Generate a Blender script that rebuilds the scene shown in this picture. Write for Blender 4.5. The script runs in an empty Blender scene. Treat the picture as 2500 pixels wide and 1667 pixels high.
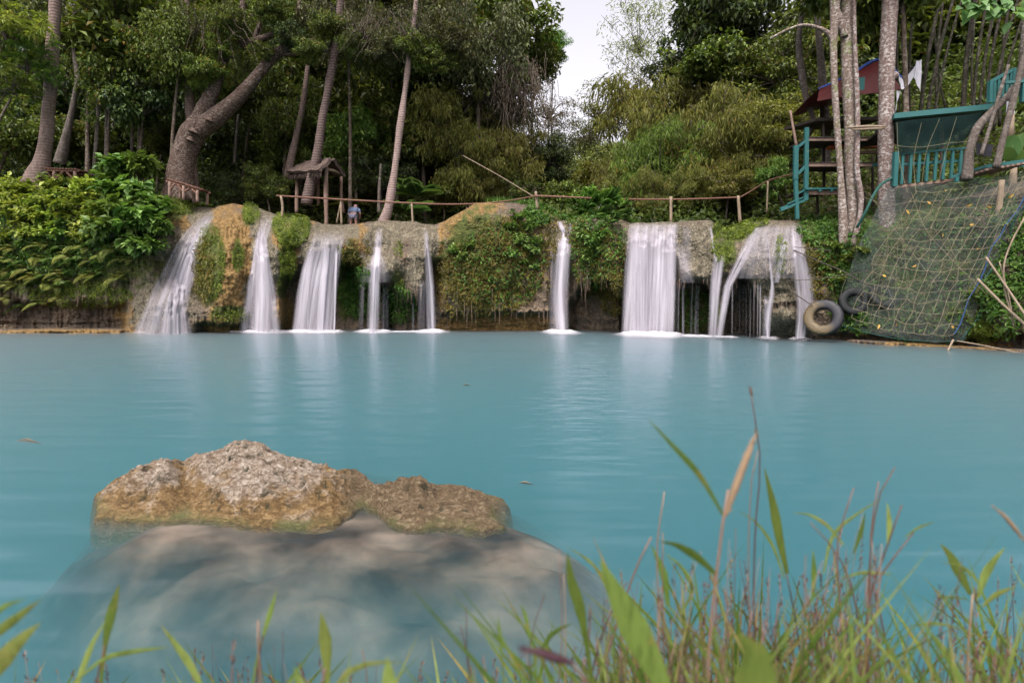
import bpy, math, random
import numpy as np
from mathutils import Vector, Matrix
R_ = math.radians
random.seed(7)
rng = np.random.default_rng(7)
scene = bpy.context.scene
col = scene.collection

# ------------------------------------------------------------------ camera
F_PX = 20.0 / 36.0 * 2500.0
PITCH = math.atan((833.5 - 710.0) / F_PX)
CAM_Z = 1.5
cam_d = bpy.data.cameras.new('camera')
cam_d.lens = 20.0; cam_d.sensor_width = 36.0
cam_d.clip_start = 0.05; cam_d.clip_end = 2000.0
cam_d.dof.use_dof = True; cam_d.dof.focus_distance = 9.0; cam_d.dof.aperture_fstop = 3.2
cam = bpy.data.objects.new('camera', cam_d); col.objects.link(cam)
cam.location = (0, 0, CAM_Z); cam.rotation_euler = (math.pi / 2 - PITCH, 0, 0)
scene.camera = cam

# ------------------------------------------------------------------ sky and sun (soft, overcast)
SUN_EL, SUN_AZ = 58.0, 200.0           # azimuth: degrees clockwise from +Y
world = bpy.data.worlds.new('World'); scene.world = world; world.use_nodes = True
nt = world.node_tree; bg = nt.nodes['Background']
sky = nt.nodes.new('ShaderNodeTexSky'); sky.sky_type = 'NISHITA'; sky.sun_disc = False
sky.sun_elevation = R_(SUN_EL); sky.sun_rotation = R_(SUN_AZ)
sky.air_density = 1.0; sky.dust_density = 6.0; sky.ozone_density = 1.0
hs = nt.nodes.new('ShaderNodeHueSaturation'); hs.inputs['Saturation'].default_value = 0.16
hs.inputs['Value'].default_value = 1.25
nt.links.new(sky.outputs[0], hs.inputs['Color'])
tint = nt.nodes.new('ShaderNodeMix'); tint.data_type = 'RGBA'; tint.blend_type = 'MULTIPLY'
tint.inputs[0].default_value = 1.0; tint.inputs[7].default_value = (1.0, 0.955, 0.985, 1)
nt.links.new(hs.outputs[0], tint.inputs[6]); nt.links.new(tint.outputs[2], bg.inputs['Color'])
bg.inputs['Strength'].default_value = 0.15
sd = bpy.data.lights.new('sun', 'SUN'); sd.energy = 1.5; sd.angle = R_(14); sd.color = (1.0, 0.93, 0.85)
sun = bpy.data.objects.new('sun', sd); col.objects.link(sun)
ax = R_(SUN_AZ); el = R_(SUN_EL)
to_sun = Vector((math.sin(ax) * math.cos(el), math.cos(ax) * math.cos(el), math.sin(el)))
sun.rotation_euler = to_sun.to_track_quat('Z', 'Y').to_euler()
vs = scene.view_settings
vs.view_transform = 'Standard'; vs.look = 'None'; vs.exposure = 0.95; vs.gamma = 1.0; vs.use_curve_mapping = False
cy = scene.cycles
cy.use_denoising = True
try: cy.denoiser = 'OPENIMAGEDENOISE'
except Exception: pass
cy.max_bounces = 7; cy.diffuse_bounces = 3; cy.glossy_bounces = 3; cy.transmission_bounces = 3
cy.volume_bounces = 2; cy.transparent_max_bounces = 24; cy.caustics_reflective = False; cy.caustics_refractive = False
cy.use_adaptive_sampling = True; cy.adaptive_threshold = 0.02
cy.sample_clamp_indirect = 4.0

# ------------------------------------------------------------------ helpers
def at(px, py, Y):
    """pixel of the 2500 px wide photograph + distance Y in front of the lens -> world point(s)"""
    px = np.asarray(px, float); py = np.asarray(py, float); Y = np.asarray(Y, float)
    cx = (px - 1250.0) / F_PX; cz = (833.5 - py) / F_PX
    dy = math.cos(PITCH) + cz * math.sin(PITCH)
    dz = -math.sin(PITCH) + cz * math.cos(PITCH)
    t = Y / dy
    return np.stack(np.broadcast_arrays(cx * t, Y * 1.0, CAM_Z + dz * t), axis=-1)

def A(px, py, Y): return Vector(at(px, py, Y).tolist())

def hash3(i, j, k, seed):
    h = (i * 374761393 + j * 668265263 + k * 2147483647 + seed * 974634777) & 0xffffffff
    h = ((h ^ (h >> 13)) * 1274126177) & 0xffffffff
    h = (h ^ (h >> 16)) & 0xffffffff
    h = ((h * 2246822519) & 0xffffffff); h = h ^ (h >> 15)
    return (h & 0xffffff) / float(0xffffff)

def vnoise(x, y, z=0.0, seed=0):
    x, y, z = np.broadcast_arrays(np.asarray(x, float), np.asarray(y, float), np.asarray(z, float))
    xi = np.floor(x).astype(np.int64); yi = np.floor(y).astype(np.int64); zi = np.floor(z).astype(np.int64)
    u = x - xi; v = y - yi; w = z - zi
    u = u * u * u * (u * (u * 6 - 15) + 10); v = v * v * v * (v * (v * 6 - 15) + 10); w = w * w * w * (w * (w * 6 - 15) + 10)
    r = 0
    for a in (0, 1):
        for b in (0, 1):
            for c in (0, 1):
                r = r + hash3(xi + a, yi + b, zi + c, seed) * (u if a else 1 - u) * (v if b else 1 - v) * (w if c else 1 - w)
    return r * 2 - 1

def fbm(x, y, z=0.0, seed=0, octv=5, gain=0.5, ridge=False):
    s = 0; a = 1.0; t = 0
    for o in range(octv):
        n = vnoise(np.asarray(x) * 2.03 ** o + 13.7 * o, np.asarray(y) * 2.03 ** o - 7.1 * o, np.asarray(z) * 2.03 ** o + 3.3 * o, seed + o)
        if ridge: n = 1 - 2 * np.abs(n)
        s = s + a * n; t += a; a *= gain
    return s / t

def sstep(a, b, x):
    t = np.clip((np.asarray(x, float) - a) / (b - a), 0, 1); return t * t * (3 - 2 * t)

def norm(v): return v / np.maximum(np.linalg.norm(v, axis=-1, keepdims=True), 1e-9)

class MB:
    """collects vertices and faces, links them as ONE mesh object"""
    def __init__(s): s.V = []; s.F = []; s.n = 0; s.att = {}
    def add(s, V, F, **att):
        V = np.asarray(V, float).reshape(-1, 3); F = np.asarray(F, np.int64)
        if F.ndim != 2: raise ValueError
        s.V.append(V); s.F.append(F + s.n); s.n += len(V)
        for k in set(att) | set(s.att):
            a = s.att.setdefault(k, [])
            while len(a) < len(s.F) - 1: a.append(np.zeros(len(s.F[len(a)])))
            v = att.get(k, 0.0)
            a.append(np.broadcast_to(np.asarray(v, float), (len(F),)).copy())
        return s
    def mesh(s, name, mat=None, smooth=False, vatt=None):
        me = bpy.data.meshes.new(name)
        V = np.concatenate(s.V); nf = sum(len(f) for f in s.F)
        sizes = np.concatenate([np.full(len(f), f.shape[1]) for f in s.F])
        loops = np.concatenate([f.ravel() for f in s.F])
        me.vertices.add(len(V)); me.vertices.foreach_set('co', V.ravel())
        me.loops.add(len(loops)); me.loops.foreach_set('vertex_index', loops.astype(np.int32))
        me.polygons.add(nf)
        st = np.concatenate([[0], np.cumsum(sizes)[:-1]])
        me.polygons.foreach_set('loop_start', st.astype(np.int32))
        try: me.polygons.foreach_set('loop_total', sizes.astype(np.int32))
        except Exception: pass
        for k, a in s.att.items():
            at_ = me.attributes.new(k, 'FLOAT', 'FACE'); at_.data.foreach_set('value', np.concatenate(a).astype(np.float32))
        for k, a in (vatt or {}).items():
            at_ = me.attributes.new(k, 'FLOAT', 'POINT'); at_.data.foreach_set('value', np.asarray(a, np.float32).ravel())
        me.update(calc_edges=True)
        me.polygons.foreach_set('use_smooth', np.full(nf, smooth))
        if mat: me.materials.append(mat)
        return me
    def build(s, name, mat=None, parent=None, smooth=False, vatt=None):
        o = bpy.data.objects.new(name, s.mesh(name, mat, smooth, vatt)); col.objects.link(o)
        if parent: o.parent = parent
        return o

def tag(o, label=None, cat=None, group=None, kind=None):
    if label: o['label'] = label
    if cat: o['category'] = cat
    if group: o['group'] = group
    if kind: o['kind'] = kind
    return o

def empty(name, loc=(0, 0, 0), label=None, cat=None, group=None):
    o = bpy.data.objects.new(name, None); col.objects.link(o); o.location = loc; o.empty_display_size = 0.2
    return tag(o, label, cat, group)

def link_mesh(name, me, parent=None, loc=None):
    o = bpy.data.objects.new(name, me); col.objects.link(o)
    if parent: o.parent = parent
    if loc is not None: o.location = loc
    return o

def grid_faces(nu, nv):
    i = np.arange(nu - 1)[:, None]; j = np.arange(nv - 1)[None, :]
    a = i * nv + j
    return np.stack([a, a + 1, a + nv + 1, a + nv], -1).reshape(-1, 4)

def smooth_path(pts, n):
    """smooth curve through pts (k,d), n samples evenly spaced along its length"""
    P = np.asarray(pts, float)
    L = np.concatenate([[0], np.cumsum(np.maximum(np.linalg.norm(np.diff(P, axis=0), axis=1), 1e-6))])
    if len(P) == 2: return P[0] + (P[1] - P[0]) * np.linspace(0, 1, n)[:, None]
    sl = np.diff(P, axis=0) / np.diff(L)[:, None]; h = np.diff(L)[:, None]
    m = np.empty_like(P); m[1:-1] = (sl[:-1] * h[1:] + sl[1:] * h[:-1]) / (h[1:] + h[:-1]); m[0] = sl[0]; m[-1] = sl[-1]
    q = np.linspace(0, L[-1], n); i = np.clip(np.searchsorted(L, q, 'right') - 1, 0, len(P) - 2)
    hh = (L[i + 1] - L[i])[:, None]; u = ((q - L[i])[:, None]) / hh
    return (2 * u ** 3 - 3 * u * u + 1) * P[i] + (u ** 3 - 2 * u * u + u) * hh * m[i] + (-2 * u ** 3 + 3 * u * u) * P[i + 1] + (u ** 3 - u * u) * hh * m[i + 1]

WORD = ['', 'second', 'third', 'fourth', 'fifth', 'sixth', 'seventh', 'eighth', 'ninth', 'tenth', 'eleventh', 'twelfth', 'thirteenth', 'fourteenth', 'fifteenth', 'sixteenth']
def rank_words(xs):
    """for each x: leftmost, second from the left, ..., rightmost"""
    order = sorted(range(len(xs)), key=lambda k: xs[k]); out = [''] * len(xs)
    for r, k in enumerate(order):
        out[k] = 'leftmost' if r == 0 else 'rightmost' if r == len(xs) - 1 else WORD[r] + ' from the left' if r <= len(xs) // 2 else ('second' if len(xs) - r == 2 else WORD[len(xs) - 1 - r]) + ' from the right'
    return out

def tube(mb, pts, radii, seg=8, n=None, rough=0.0, seed=0, **att):
    """tapered tube along a path"""
    P = np.asarray(pts, float)
    n = n or max(2, len(P))
    r = np.interp(np.linspace(0, 1, n), np.linspace(0, 1, len(np.atleast_1d(radii))), np.atleast_1d(radii)) if np.ndim(radii) else np.full(n, radii)
    if np.ndim(radii) and len(radii) == len(P) and len(P) > 2:
        cl = np.concatenate([[0], np.cumsum(np.linalg.norm(np.diff(P, axis=0), axis=1))]); r = np.interp(np.linspace(0, cl[-1], n), cl, radii)
    if n != len(P) or len(P) > 2: P = smooth_path(P, n)
    T = norm(np.gradient(P, axis=0))
    ref = np.array([0.13, 0.21, 0.97]) if abs(T[0][2]) < 0.9 else np.array([0.95, 0.3, 0.0])
    B = norm(np.cross(T, ref)); N = np.cross(B, T)
    a = np.linspace(0, 2 * math.pi, seg, endpoint=False)
    ring = np.cos(a)[None, :, None] * N[:, None] + np.sin(a)[None, :, None] * B[:, None]
    rr = r[:, None, None]
    V = P[:, None] + ring * rr
    if rough:
        d = fbm(V[..., 0] / rough * 0.3, V[..., 1] / rough * 0.3, V[..., 2] / rough * 0.15, seed, 3)
        V = P[:, None] + ring * rr * (1 + 0.3 * d[..., None])
    V = V.reshape(-1, 3)
    i = np.arange(n - 1)[:, None]; j = np.arange(seg)[None, :]; j2 = (j + 1) % seg
    F = np.stack([i * seg + j, i * seg + j2, (i + 1) * seg + j2, (i + 1) * seg + j], -1).reshape(-1, 4)
    V = np.vstack([V, P[0], P[-1]]); m = n * seg
    jj = np.arange(seg); c0 = np.stack([np.full(seg, m), (jj + 1) % seg, jj], -1)
    c1 = np.stack([np.full(seg, m + 1), (n - 1) * seg + jj, (n - 1) * seg + (jj + 1) % seg], -1)
    base = mb.n
    mb.add(V, F, **att)
    mb.F.append(c0 + base); mb.F.append(c1 + base)
    for k, a_ in mb.att.items():
        a_.append(np.full(seg, a_[-1][0] if len(a_[-1]) else 0)); a_.append(np.full(seg, a_[-1][0]))
    return mb

def beam(mb, p, q, w, h, up=(0, 0, 1)):
    """box from p to q, width w, height h"""
    p = np.asarray(p, float); q = np.asarray(q, float); t = norm(q - p)
    up = np.asarray(up, float); b = np.cross(t, up)
    if np.linalg.norm(b) < 1e-3: b = np.cross(t, [0, 1, 0])
    b = norm(b); u = np.cross(b, t)
    V = [c + sx * b * w / 2 + sz * u * h / 2 for c in (p, q) for sx, sz in ((-1, -1), (1, -1), (1, 1), (-1, 1))]
    return mb.add(V, [[0, 1, 2, 3], [7, 6, 5, 4], [0, 4, 5, 1], [1, 5, 6, 2], [2, 6, 7, 3], [3, 7, 4, 0]])

# ------------------------------------------------------------------ materials
class NG:
    def __init__(s, name, clear=True):
        s.m = bpy.data.materials.new(name); s.m.use_nodes = True; s.t = s.m.node_tree
        s.out = s.t.nodes['Material Output']; s.p = s.t.nodes['Principled BSDF']
    def n(s, typ, **kw):
        nd = s.t.nodes.new(typ)
        for k, v in kw.items(): setattr(nd, k, v)
        return nd
    def l(s, a, b): s.t.links.new(a, b)
    def val(s, sock, v):
        if isinstance(v, bpy.types.NodeSocket): s.l(v, sock)
        else: sock.default_value = v
    def coord(s, kind='Object', scale=(1, 1, 1)):
        tc = s.n('ShaderNodeTexCoord'); mp = s.n('ShaderNodeMapping'); mp.inputs['Scale'].default_value = scale
        s.l(tc.outputs[kind], mp.inputs[0]); return mp.outputs[0]
    def geo(s, scale=(1, 1, 1)):
        g = s.n('ShaderNodeNewGeometry'); mp = s.n('ShaderNodeMapping'); mp.inputs['Scale'].default_value = scale
        s.l(g.outputs['Position'], mp.inputs[0]); return mp.outputs[0]
    def noise(s, vec, scale, detail=4, rough=0.55, dist=0.0):
        nd = s.n('ShaderNodeTexNoise'); s.l(vec, nd.inputs['Vector'])
        nd.inputs['Scale'].default_value = scale; nd.inputs['Detail'].default_value = detail
        nd.inputs['Roughness'].default_value = rough; nd.inputs['Distortion'].default_value = dist
        return nd.outputs['Fac']
    def ramp(s, fac, stops, interp='LINEAR'):
        r = s.n('ShaderNodeValToRGB'); cr = r.color_ramp; cr.interpolation = interp
        while len(cr.elements) < len(stops): cr.elements.new(0.5)
        for e, (p, c) in zip(cr.elements, stops):
            e.position = p; e.color = tuple(c) + (1,) if not np.isscalar(c) else (c, c, c, 1)
        s.l(fac, r.inputs[0]); return r.outputs[0]
    def mix(s, fac, a, b, mode='MIX'):
        m = s.n('ShaderNodeMix'); m.data_type = 'RGBA'; m.blend_type = mode
        s.val(m.inputs[0], fac)
        for k, v in ((6, a), (7, b)):
            if isinstance(v, bpy.types.NodeSocket): s.l(v, m.inputs[k])
            else: m.inputs[k].default_value = tuple(v) + (1,)
        return m.outputs[2]
    def math(s, op, a, b=0.0, clamp=False):
        m = s.n('ShaderNodeMath'); m.operation = op; m.use_clamp = clamp
        s.val(m.inputs[0], a); s.val(m.inputs[1], b); return m.outputs[0]
    def attr(s, name):
        a = s.n('ShaderNodeAttribute'); a.attribute_name = name; return a.outputs['Fac']
    def bump(s, h, dist=0.02, strength=1.0):
        b = s.n('ShaderNodeBump'); b.inputs['Distance'].default_value = dist; b.inputs['Strength'].default_value = strength
        s.l(h, b.inputs['Height']); s.l(b.outputs[0], s.p.inputs['Normal']); return b.outputs[0]
    def base(s, c, rough=0.7, spec=0.3):
        s.val(s.p.inputs['Base Color'], c if isinstance(c, bpy.types.NodeSocket) else tuple(c) + (1,))
        s.val(s.p.inputs['Roughness'], rough); s.p.inputs['Specular IOR Level'].default_value = spec
        return s.m

LEAF = {}
def leaf_mat(name, dark, mid, light, transl=0.35, dead=None, rough=0.5, mottle=0.0):
    g = NG(name); r = g.attr('rnd')
    oi = g.n('ShaderNodeObjectInfo').outputs['Random']
    stops = [(0.0, dark), (0.5, mid), (0.92, light)]
    if dead: stops.append((0.97, dead))
    c = g.ramp(r, stops)
    if mottle:
        c = g.mix(g.ramp(g.noise(g.geo((1, 1, .25)), 90, 4, 0.7), [(.45, 0.0), (.7, mottle)]), c, [x * .45 for x in dark])
        c = g.mix(g.ramp(g.noise(g.geo(), 22, 3, 0.6), [(.58, 0.0), (.68, mottle)]), c, (0.24, 0.16, 0.05))
    h = g.n('ShaderNodeHueSaturation'); g.l(c, h.inputs['Color'])
    g.l(g.math('ADD', g.math('MULTIPLY', oi, 0.03), 0.485), h.inputs['Hue'])
    g.l(g.math('ADD', g.math('MULTIPLY', oi, 0.35), 0.82), h.inputs['Value'])
    g.base(h.outputs[0], rough, 0.35)
    tr = g.n('ShaderNodeBsdfTranslucent'); g.l(g.mix(1.0, h.outputs[0], (1.0, 1.0, 0.55), 'MULTIPLY'), tr.inputs[0])
    mx = g.n('ShaderNodeMixShader'); mx.inputs[0].default_value = transl
    g.l(g.p.outputs[0], mx.inputs[1]); g.l(tr.outputs[0], mx.inputs[2]); g.l(mx.outputs[0], g.out.inputs[0])
    LEAF[name] = g.m; return g.m

leaf_mat('leaf_forest', (0.022, 0.038, 0.007), (0.078, 0.112, 0.020), (0.200, 0.245, 0.048), 0.35, (0.16, 0.11, 0.03))
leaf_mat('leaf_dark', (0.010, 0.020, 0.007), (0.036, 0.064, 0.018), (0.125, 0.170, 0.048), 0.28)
leaf_mat('leaf_greygreen', (0.034, 0.044, 0.014), (0.080, 0.092, 0.032), (0.150, 0.160, 0.060), 0.3, (0.15, 0.11, 0.07))
leaf_mat('leaf_yellowgreen', (0.060, 0.090, 0.016), (0.110, 0.165, 0.028), (0.210, 0.270, 0.050), 0.4, (0.25, 0.15, 0.03))
leaf_mat('leaf_bright', (0.040, 0.090, 0.018), (0.105, 0.210, 0.034), (0.220, 0.350, 0.070), 0.4)
leaf_mat('leaf_olive', (0.060, 0.068, 0.014), (0.145, 0.155, 0.032), (0.260, 0.265, 0.066), 0.4, (0.22, 0.16, 0.05))
leaf_mat('leaf_pale', (0.120, 0.155, 0.045), (0.200, 0.240, 0.080), (0.300, 0.330, 0.120), 0.45)
leaf_mat('leaf_bank', (0.075, 0.120, 0.020), (0.23, 0.30, 0.045), (0.42, 0.48, 0.10), 0.4, (0.25, 0.2, 0.08))
leaf_mat('leaf_shrub', (0.040, 0.085, 0.018), (0.125, 0.215, 0.040), (0.26, 0.37, 0.11), 0.35)
leaf_mat('leaf_fern', (0.10, 0.13, 0.025), (0.24, 0.27, 0.055), (0.40, 0.41, 0.13), 0.4, (0.28, 0.2, 0.09))
leaf_mat('leaf_fern_green', (0.030, 0.075, 0.012), (0.075, 0.150, 0.025), (0.150, 0.240, 0.045), 0.4)
leaf_mat('leaf_moss', (0.050, 0.078, 0.008), (0.125, 0.175, 0.018), (0.220, 0.270, 0.036), 0.3)
leaf_mat('leaf_creeper', (0.060, 0.056, 0.012), (0.125, 0.110, 0.022), (0.23, 0.19, 0.040), 0.35, (0.20, 0.10, 0.04))
leaf_mat('leaf_brown', (0.055, 0.045, 0.030), (0.105, 0.085, 0.055), (0.180, 0.150, 0.095), 0.25)
leaf_mat('leaf_banana', (0.07, 0.14, 0.045), (0.12, 0.22, 0.075), (0.18, 0.29, 0.11), 0.5, None, 0.35)

def bark_mat(name, c1, c2, patch=None, scale=3.0, ring=None, moss=0.0):
    g = NG(name); v = g.coord('Object')
    n1 = g.noise(g.coord('Object', (1, 1, 0.35)), scale * 3, 6, 0.65)
    c = g.ramp(n1, [(0.3, c1), (0.7, c2)])
    h = n1
    if patch:
        n2 = g.noise(g.coord('Object', (1, 1, 1.6)), scale * 2.2, 5, 0.7, 0.4)
        f = g.ramp(n2, [(0.5, 0.0), (0.58, 1.0)]); f = g.math('MULTIPLY', f, g.ramp(g.noise(v, 1.7, 3, 0.6), [(0.36, 0.35), (0.55, 1.0)]))
        c = g.mix(f, c, patch)
    if ring:
        w = g.n('ShaderNodeTexWave'); w.wave_type = 'BANDS'; w.bands_direction = 'Z'
        g.l(v, w.inputs['Vector']); w.inputs['Scale'].default_value = ring; w.inputs['Distortion'].default_value = 1.6
        w.inputs['Detail'].default_value = 2; w.inputs['Detail Scale'].default_value = 1.5
        f = g.ramp(w.outputs['Fac'], [(0.90, 0.0), (0.99, 1.0)])
        c = g.mix(g.math('MULTIPLY', f, g.math('MULTIPLY', n1, 0.8)), c, (0.34, 0.27, 0.24)); h = g.math('ADD', n1, g.math('MULTIPLY', w.outputs['Fac'], 0.35))
    if moss:
        n3 = g.noise(v, 1.3, 5, 0.7)
        c = g.mix(g.ramp(n3, [(0.62 - moss * 0.3, 0.0), (0.72 - moss * 0.3, 0.8)]), c, (0.11, 0.15, 0.03))
    g.base(c, 0.85, 0.2); g.bump(h, 0.03, 0.8); return g.m

M = {}
M['bark'] = bark_mat('bark_brown', (0.05, 0.038, 0.028), (0.12, 0.09, 0.065), (0.20, 0.17, 0.14))
M['bark_big'] = bark_mat('bark_rain_tree', (0.028, 0.018, 0.013), (0.082, 0.052, 0.038), (0.17, 0.14, 0.12), 5.5, None, 0.0)
M['bark_palm'] = bark_mat('bark_palm', (0.10, 0.07, 0.058), (0.20, 0.145, 0.125), None, 4.0, 2.9)
M['bark_palm_dark'] = bark_mat('bark_palm_dark', (0.065, 0.045, 0.04), (0.10, 0.07, 0.062), None, 4.0, 3.1)
M['bark_palm_pale'] = bark_mat('bark_palm_pale', (0.16, 0.115, 0.10), (0.27, 0.20, 0.18), None, 4.0, 3.4)
M['bark_lichen'] = bark_mat('bark_lichen', (0.085, 0.055, 0.045), (0.20, 0.145, 0.125), (0.38, 0.35, 0.33), 5.2)
M['bark_lichen_moss'] = bark_mat('bark_lichen_moss', (0.085, 0.058, 0.043), (0.20, 0.148, 0.12), (0.38, 0.35, 0.32), 5.4, None, 0.2)
M['bark_grey'] = bark_mat('bark_grey', (0.055, 0.044, 0.035), (0.11, 0.09, 0.075), (0.17, 0.15, 0.135), 5.0)
M['culm'] = bark_mat('bamboo_culm', (0.010, 0.009, 0.006), (0.028, 0.024, 0.016), (0.065, 0.06, 0.045), 2.5)
M['bamboo'] = bark_mat('bamboo_pole', (0.10, 0.052, 0.038), (0.18, 0.098, 0.068), None, 3.0)
M['bamboo_pale'] = bark_mat('bamboo_pale', (0.17, 0.13, 0.09), (0.27, 0.21, 0.15), None, 3.0)
M['wood'] = bark_mat('weathered_wood', (0.13, 0.085, 0.065), (0.26, 0.18, 0.145), None, 2.0)
M['wood_dark'] = bark_mat('dark_wood', (0.03, 0.024, 0.02), (0.065, 0.05, 0.042), None, 2.0)
def paint_mat(name, c, wear, amount=0.6, rough=0.55):
    g = NG(name); n1 = g.noise(g.coord('Object'), 9, 6, 0.7)
    cc = g.mix(g.ramp(n1, [(amount, 0.0), (amount + 0.05, 1.0)]), c, wear)
    n2 = g.noise(g.coord('Object'), 2.0, 3)
    cc = g.mix(g.math('MULTIPLY', n2, 0.35), cc, [x * 0.55 for x in c])
    g.base(cc, rough, 0.3); g.bump(n1, 0.004, 0.6); return g.m
M['teal'] = paint_mat('teal_paint', (0.022, 0.105, 0.102), (0.20, 0.17, 0.14), 0.64)
M['orange'] = paint_mat('orange_paint', (0.45, 0.11, 0.04), (0.25, 0.14, 0.10), 0.62)
def plain(name, c, rough=0.7, nscale=8, var=0.5, bump=0.003):
    g = NG(name); n = g.noise(g.coord('Object'), nscale, 5, 0.6)
    g.base(g.mix(g.math('MULTIPLY', n, var), c, [x * 0.4 for x in c]), rough, 0.3)
    if bump: g.bump(n, bump)
    return g.m
M['red_tarp'] = plain('red_tarp', (0.12, 0.018, 0.016), 0.5)
M['blue_edge'] = plain('blue_cloth', (0.04, 0.10, 0.38), 0.6)
M['white_cloth'] = plain('white_cloth', (0.46, 0.46, 0.50), 0.7, 3, 0.5)
M['black_cloth'] = plain('black_cloth', (0.012, 0.012, 0.018), 0.8)
M['rope'] = plain('rope', (0.24, 0.205, 0.13), 0.9)
M['rope_dark'] = plain('rope_dark', (0.07, 0.06, 0.05), 0.9)
M['rope_blue'] = plain('rope_blue', (0.03, 0.08, 0.19), 0.8)
M['rope_green'] = plain('rope_green', (0.015, 0.07, 0.055), 0.8)
M['skin'] = plain('skin', (0.46, 0.26, 0.20), 0.6)
M['shirt'] = plain('shirt_blue', (0.20, 0.27, 0.42), 0.8)
M['shorts'] = plain('shorts', (0.34, 0.33, 0.44), 0.8)
M['hat'] = plain('hat_pink', (0.48, 0.32, 0.32), 0.8)

# ------------------------------------------------------------------ cliff surface
def D_base(px): return np.interp(px, [-900, 0, 1300, 1500, 1960, 2100, 2500, 3000, 3400], [20.8, 20.8, 20.8, 19.6, 17.7, 16.7, 14.4, 11.5, 9.0])
CRX = [-900, 0, 200, 330, 400, 440, 480, 520, 545, 570, 600, 630, 655, 690, 740, 790, 850, 900, 1000, 1060, 1085, 1130, 1160, 1220, 1290, 1340, 1365, 1400, 1430, 1500, 1540, 1600, 1735, 1750, 1765, 1800, 1840, 1945, 1985, 2030, 2100, 2200, 2350, 2500, 3400]
CRY = [440, 448, 448, 462, 478, 486, 505, 508, 500, 498, 501, 506, 516, 530, 534, 546, 549, 540, 541, 549, 541, 513, 497, 493, 500, 518, 538, 539, 527, 529, 544, 543, 537, 548, 566, 556, 541, 536, 546, 540, 530, 510, 480, 440, 380]
def crest(px):
    px = np.asarray(px, float)
    return np.interp(px, CRX, CRY) + 3.0 * fbm(px / 22.0, 0.0, 0, 5, 3)
BULGE = [(540, 700, 60, 150, 1.35), (395, 790, 75, 110, 1.1), (470, 600, 60, 80, 0.25), (665, 640, 42, 75, 0.9), (682, 765, 28, 40, 1.1),
         (788, 600, 55, 42, 0.9), (866, 595, 34, 38, 0.75), (918, 655, 52, 32, 0.95), (985, 625, 30, 50, 0.35), (1022, 668, 26, 62, 0.75), (1050, 590, 18, 60, 0.3),
         (1180, 600, 95, 140, 0.55), (1375, 612, 32, 34, 0.5), (1462, 590, 60, 90, 0.6), (1497, 720, 32, 50, 0.5),
         (1590, 610, 75, 60, 0.5), (1690, 672, 46, 34, 0.7), (1700, 600, 40, 60, 0.3), (1780, 640, 50, 50, 0.7), (1895, 650, 80, 120, 1.35), (1915, 775, 60, 40, 0.9),
         (715, 555, 40, 40, 0.7), (120, 560, 220, 110, 0.6), (300, 560, 110, 130, 0.5), (1130, 520, 55, 25, 0.3)]
CAVE = [(-500, 310, 742, .8, 12), (485, 590, 793, 0.7, 5), (690, 835, 668, 1.5, 22), (835, 880, 640, 1.4, 12), (880, 962, 690, 1.5, 10), (945, 1000, 715, 1.1, 14), (1000, 1052, 725, 1.5, 10), (1045, 1078, 640, 0.9, 20),
        (1078, 1345, 768, 0.8, 7), (1345, 1400, 660, 0.7, 20), (1390, 1530, 700, 1.7, 16), (1520, 1650, 640, 1.4, 20), (1645, 1745, 687, 1.6, 8), (1770, 1854, 685, 1.5, 12),
        (1862, 1960, 742, 0.35, 6), (2000, 2600, 815, 0.4, 6)]
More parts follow.
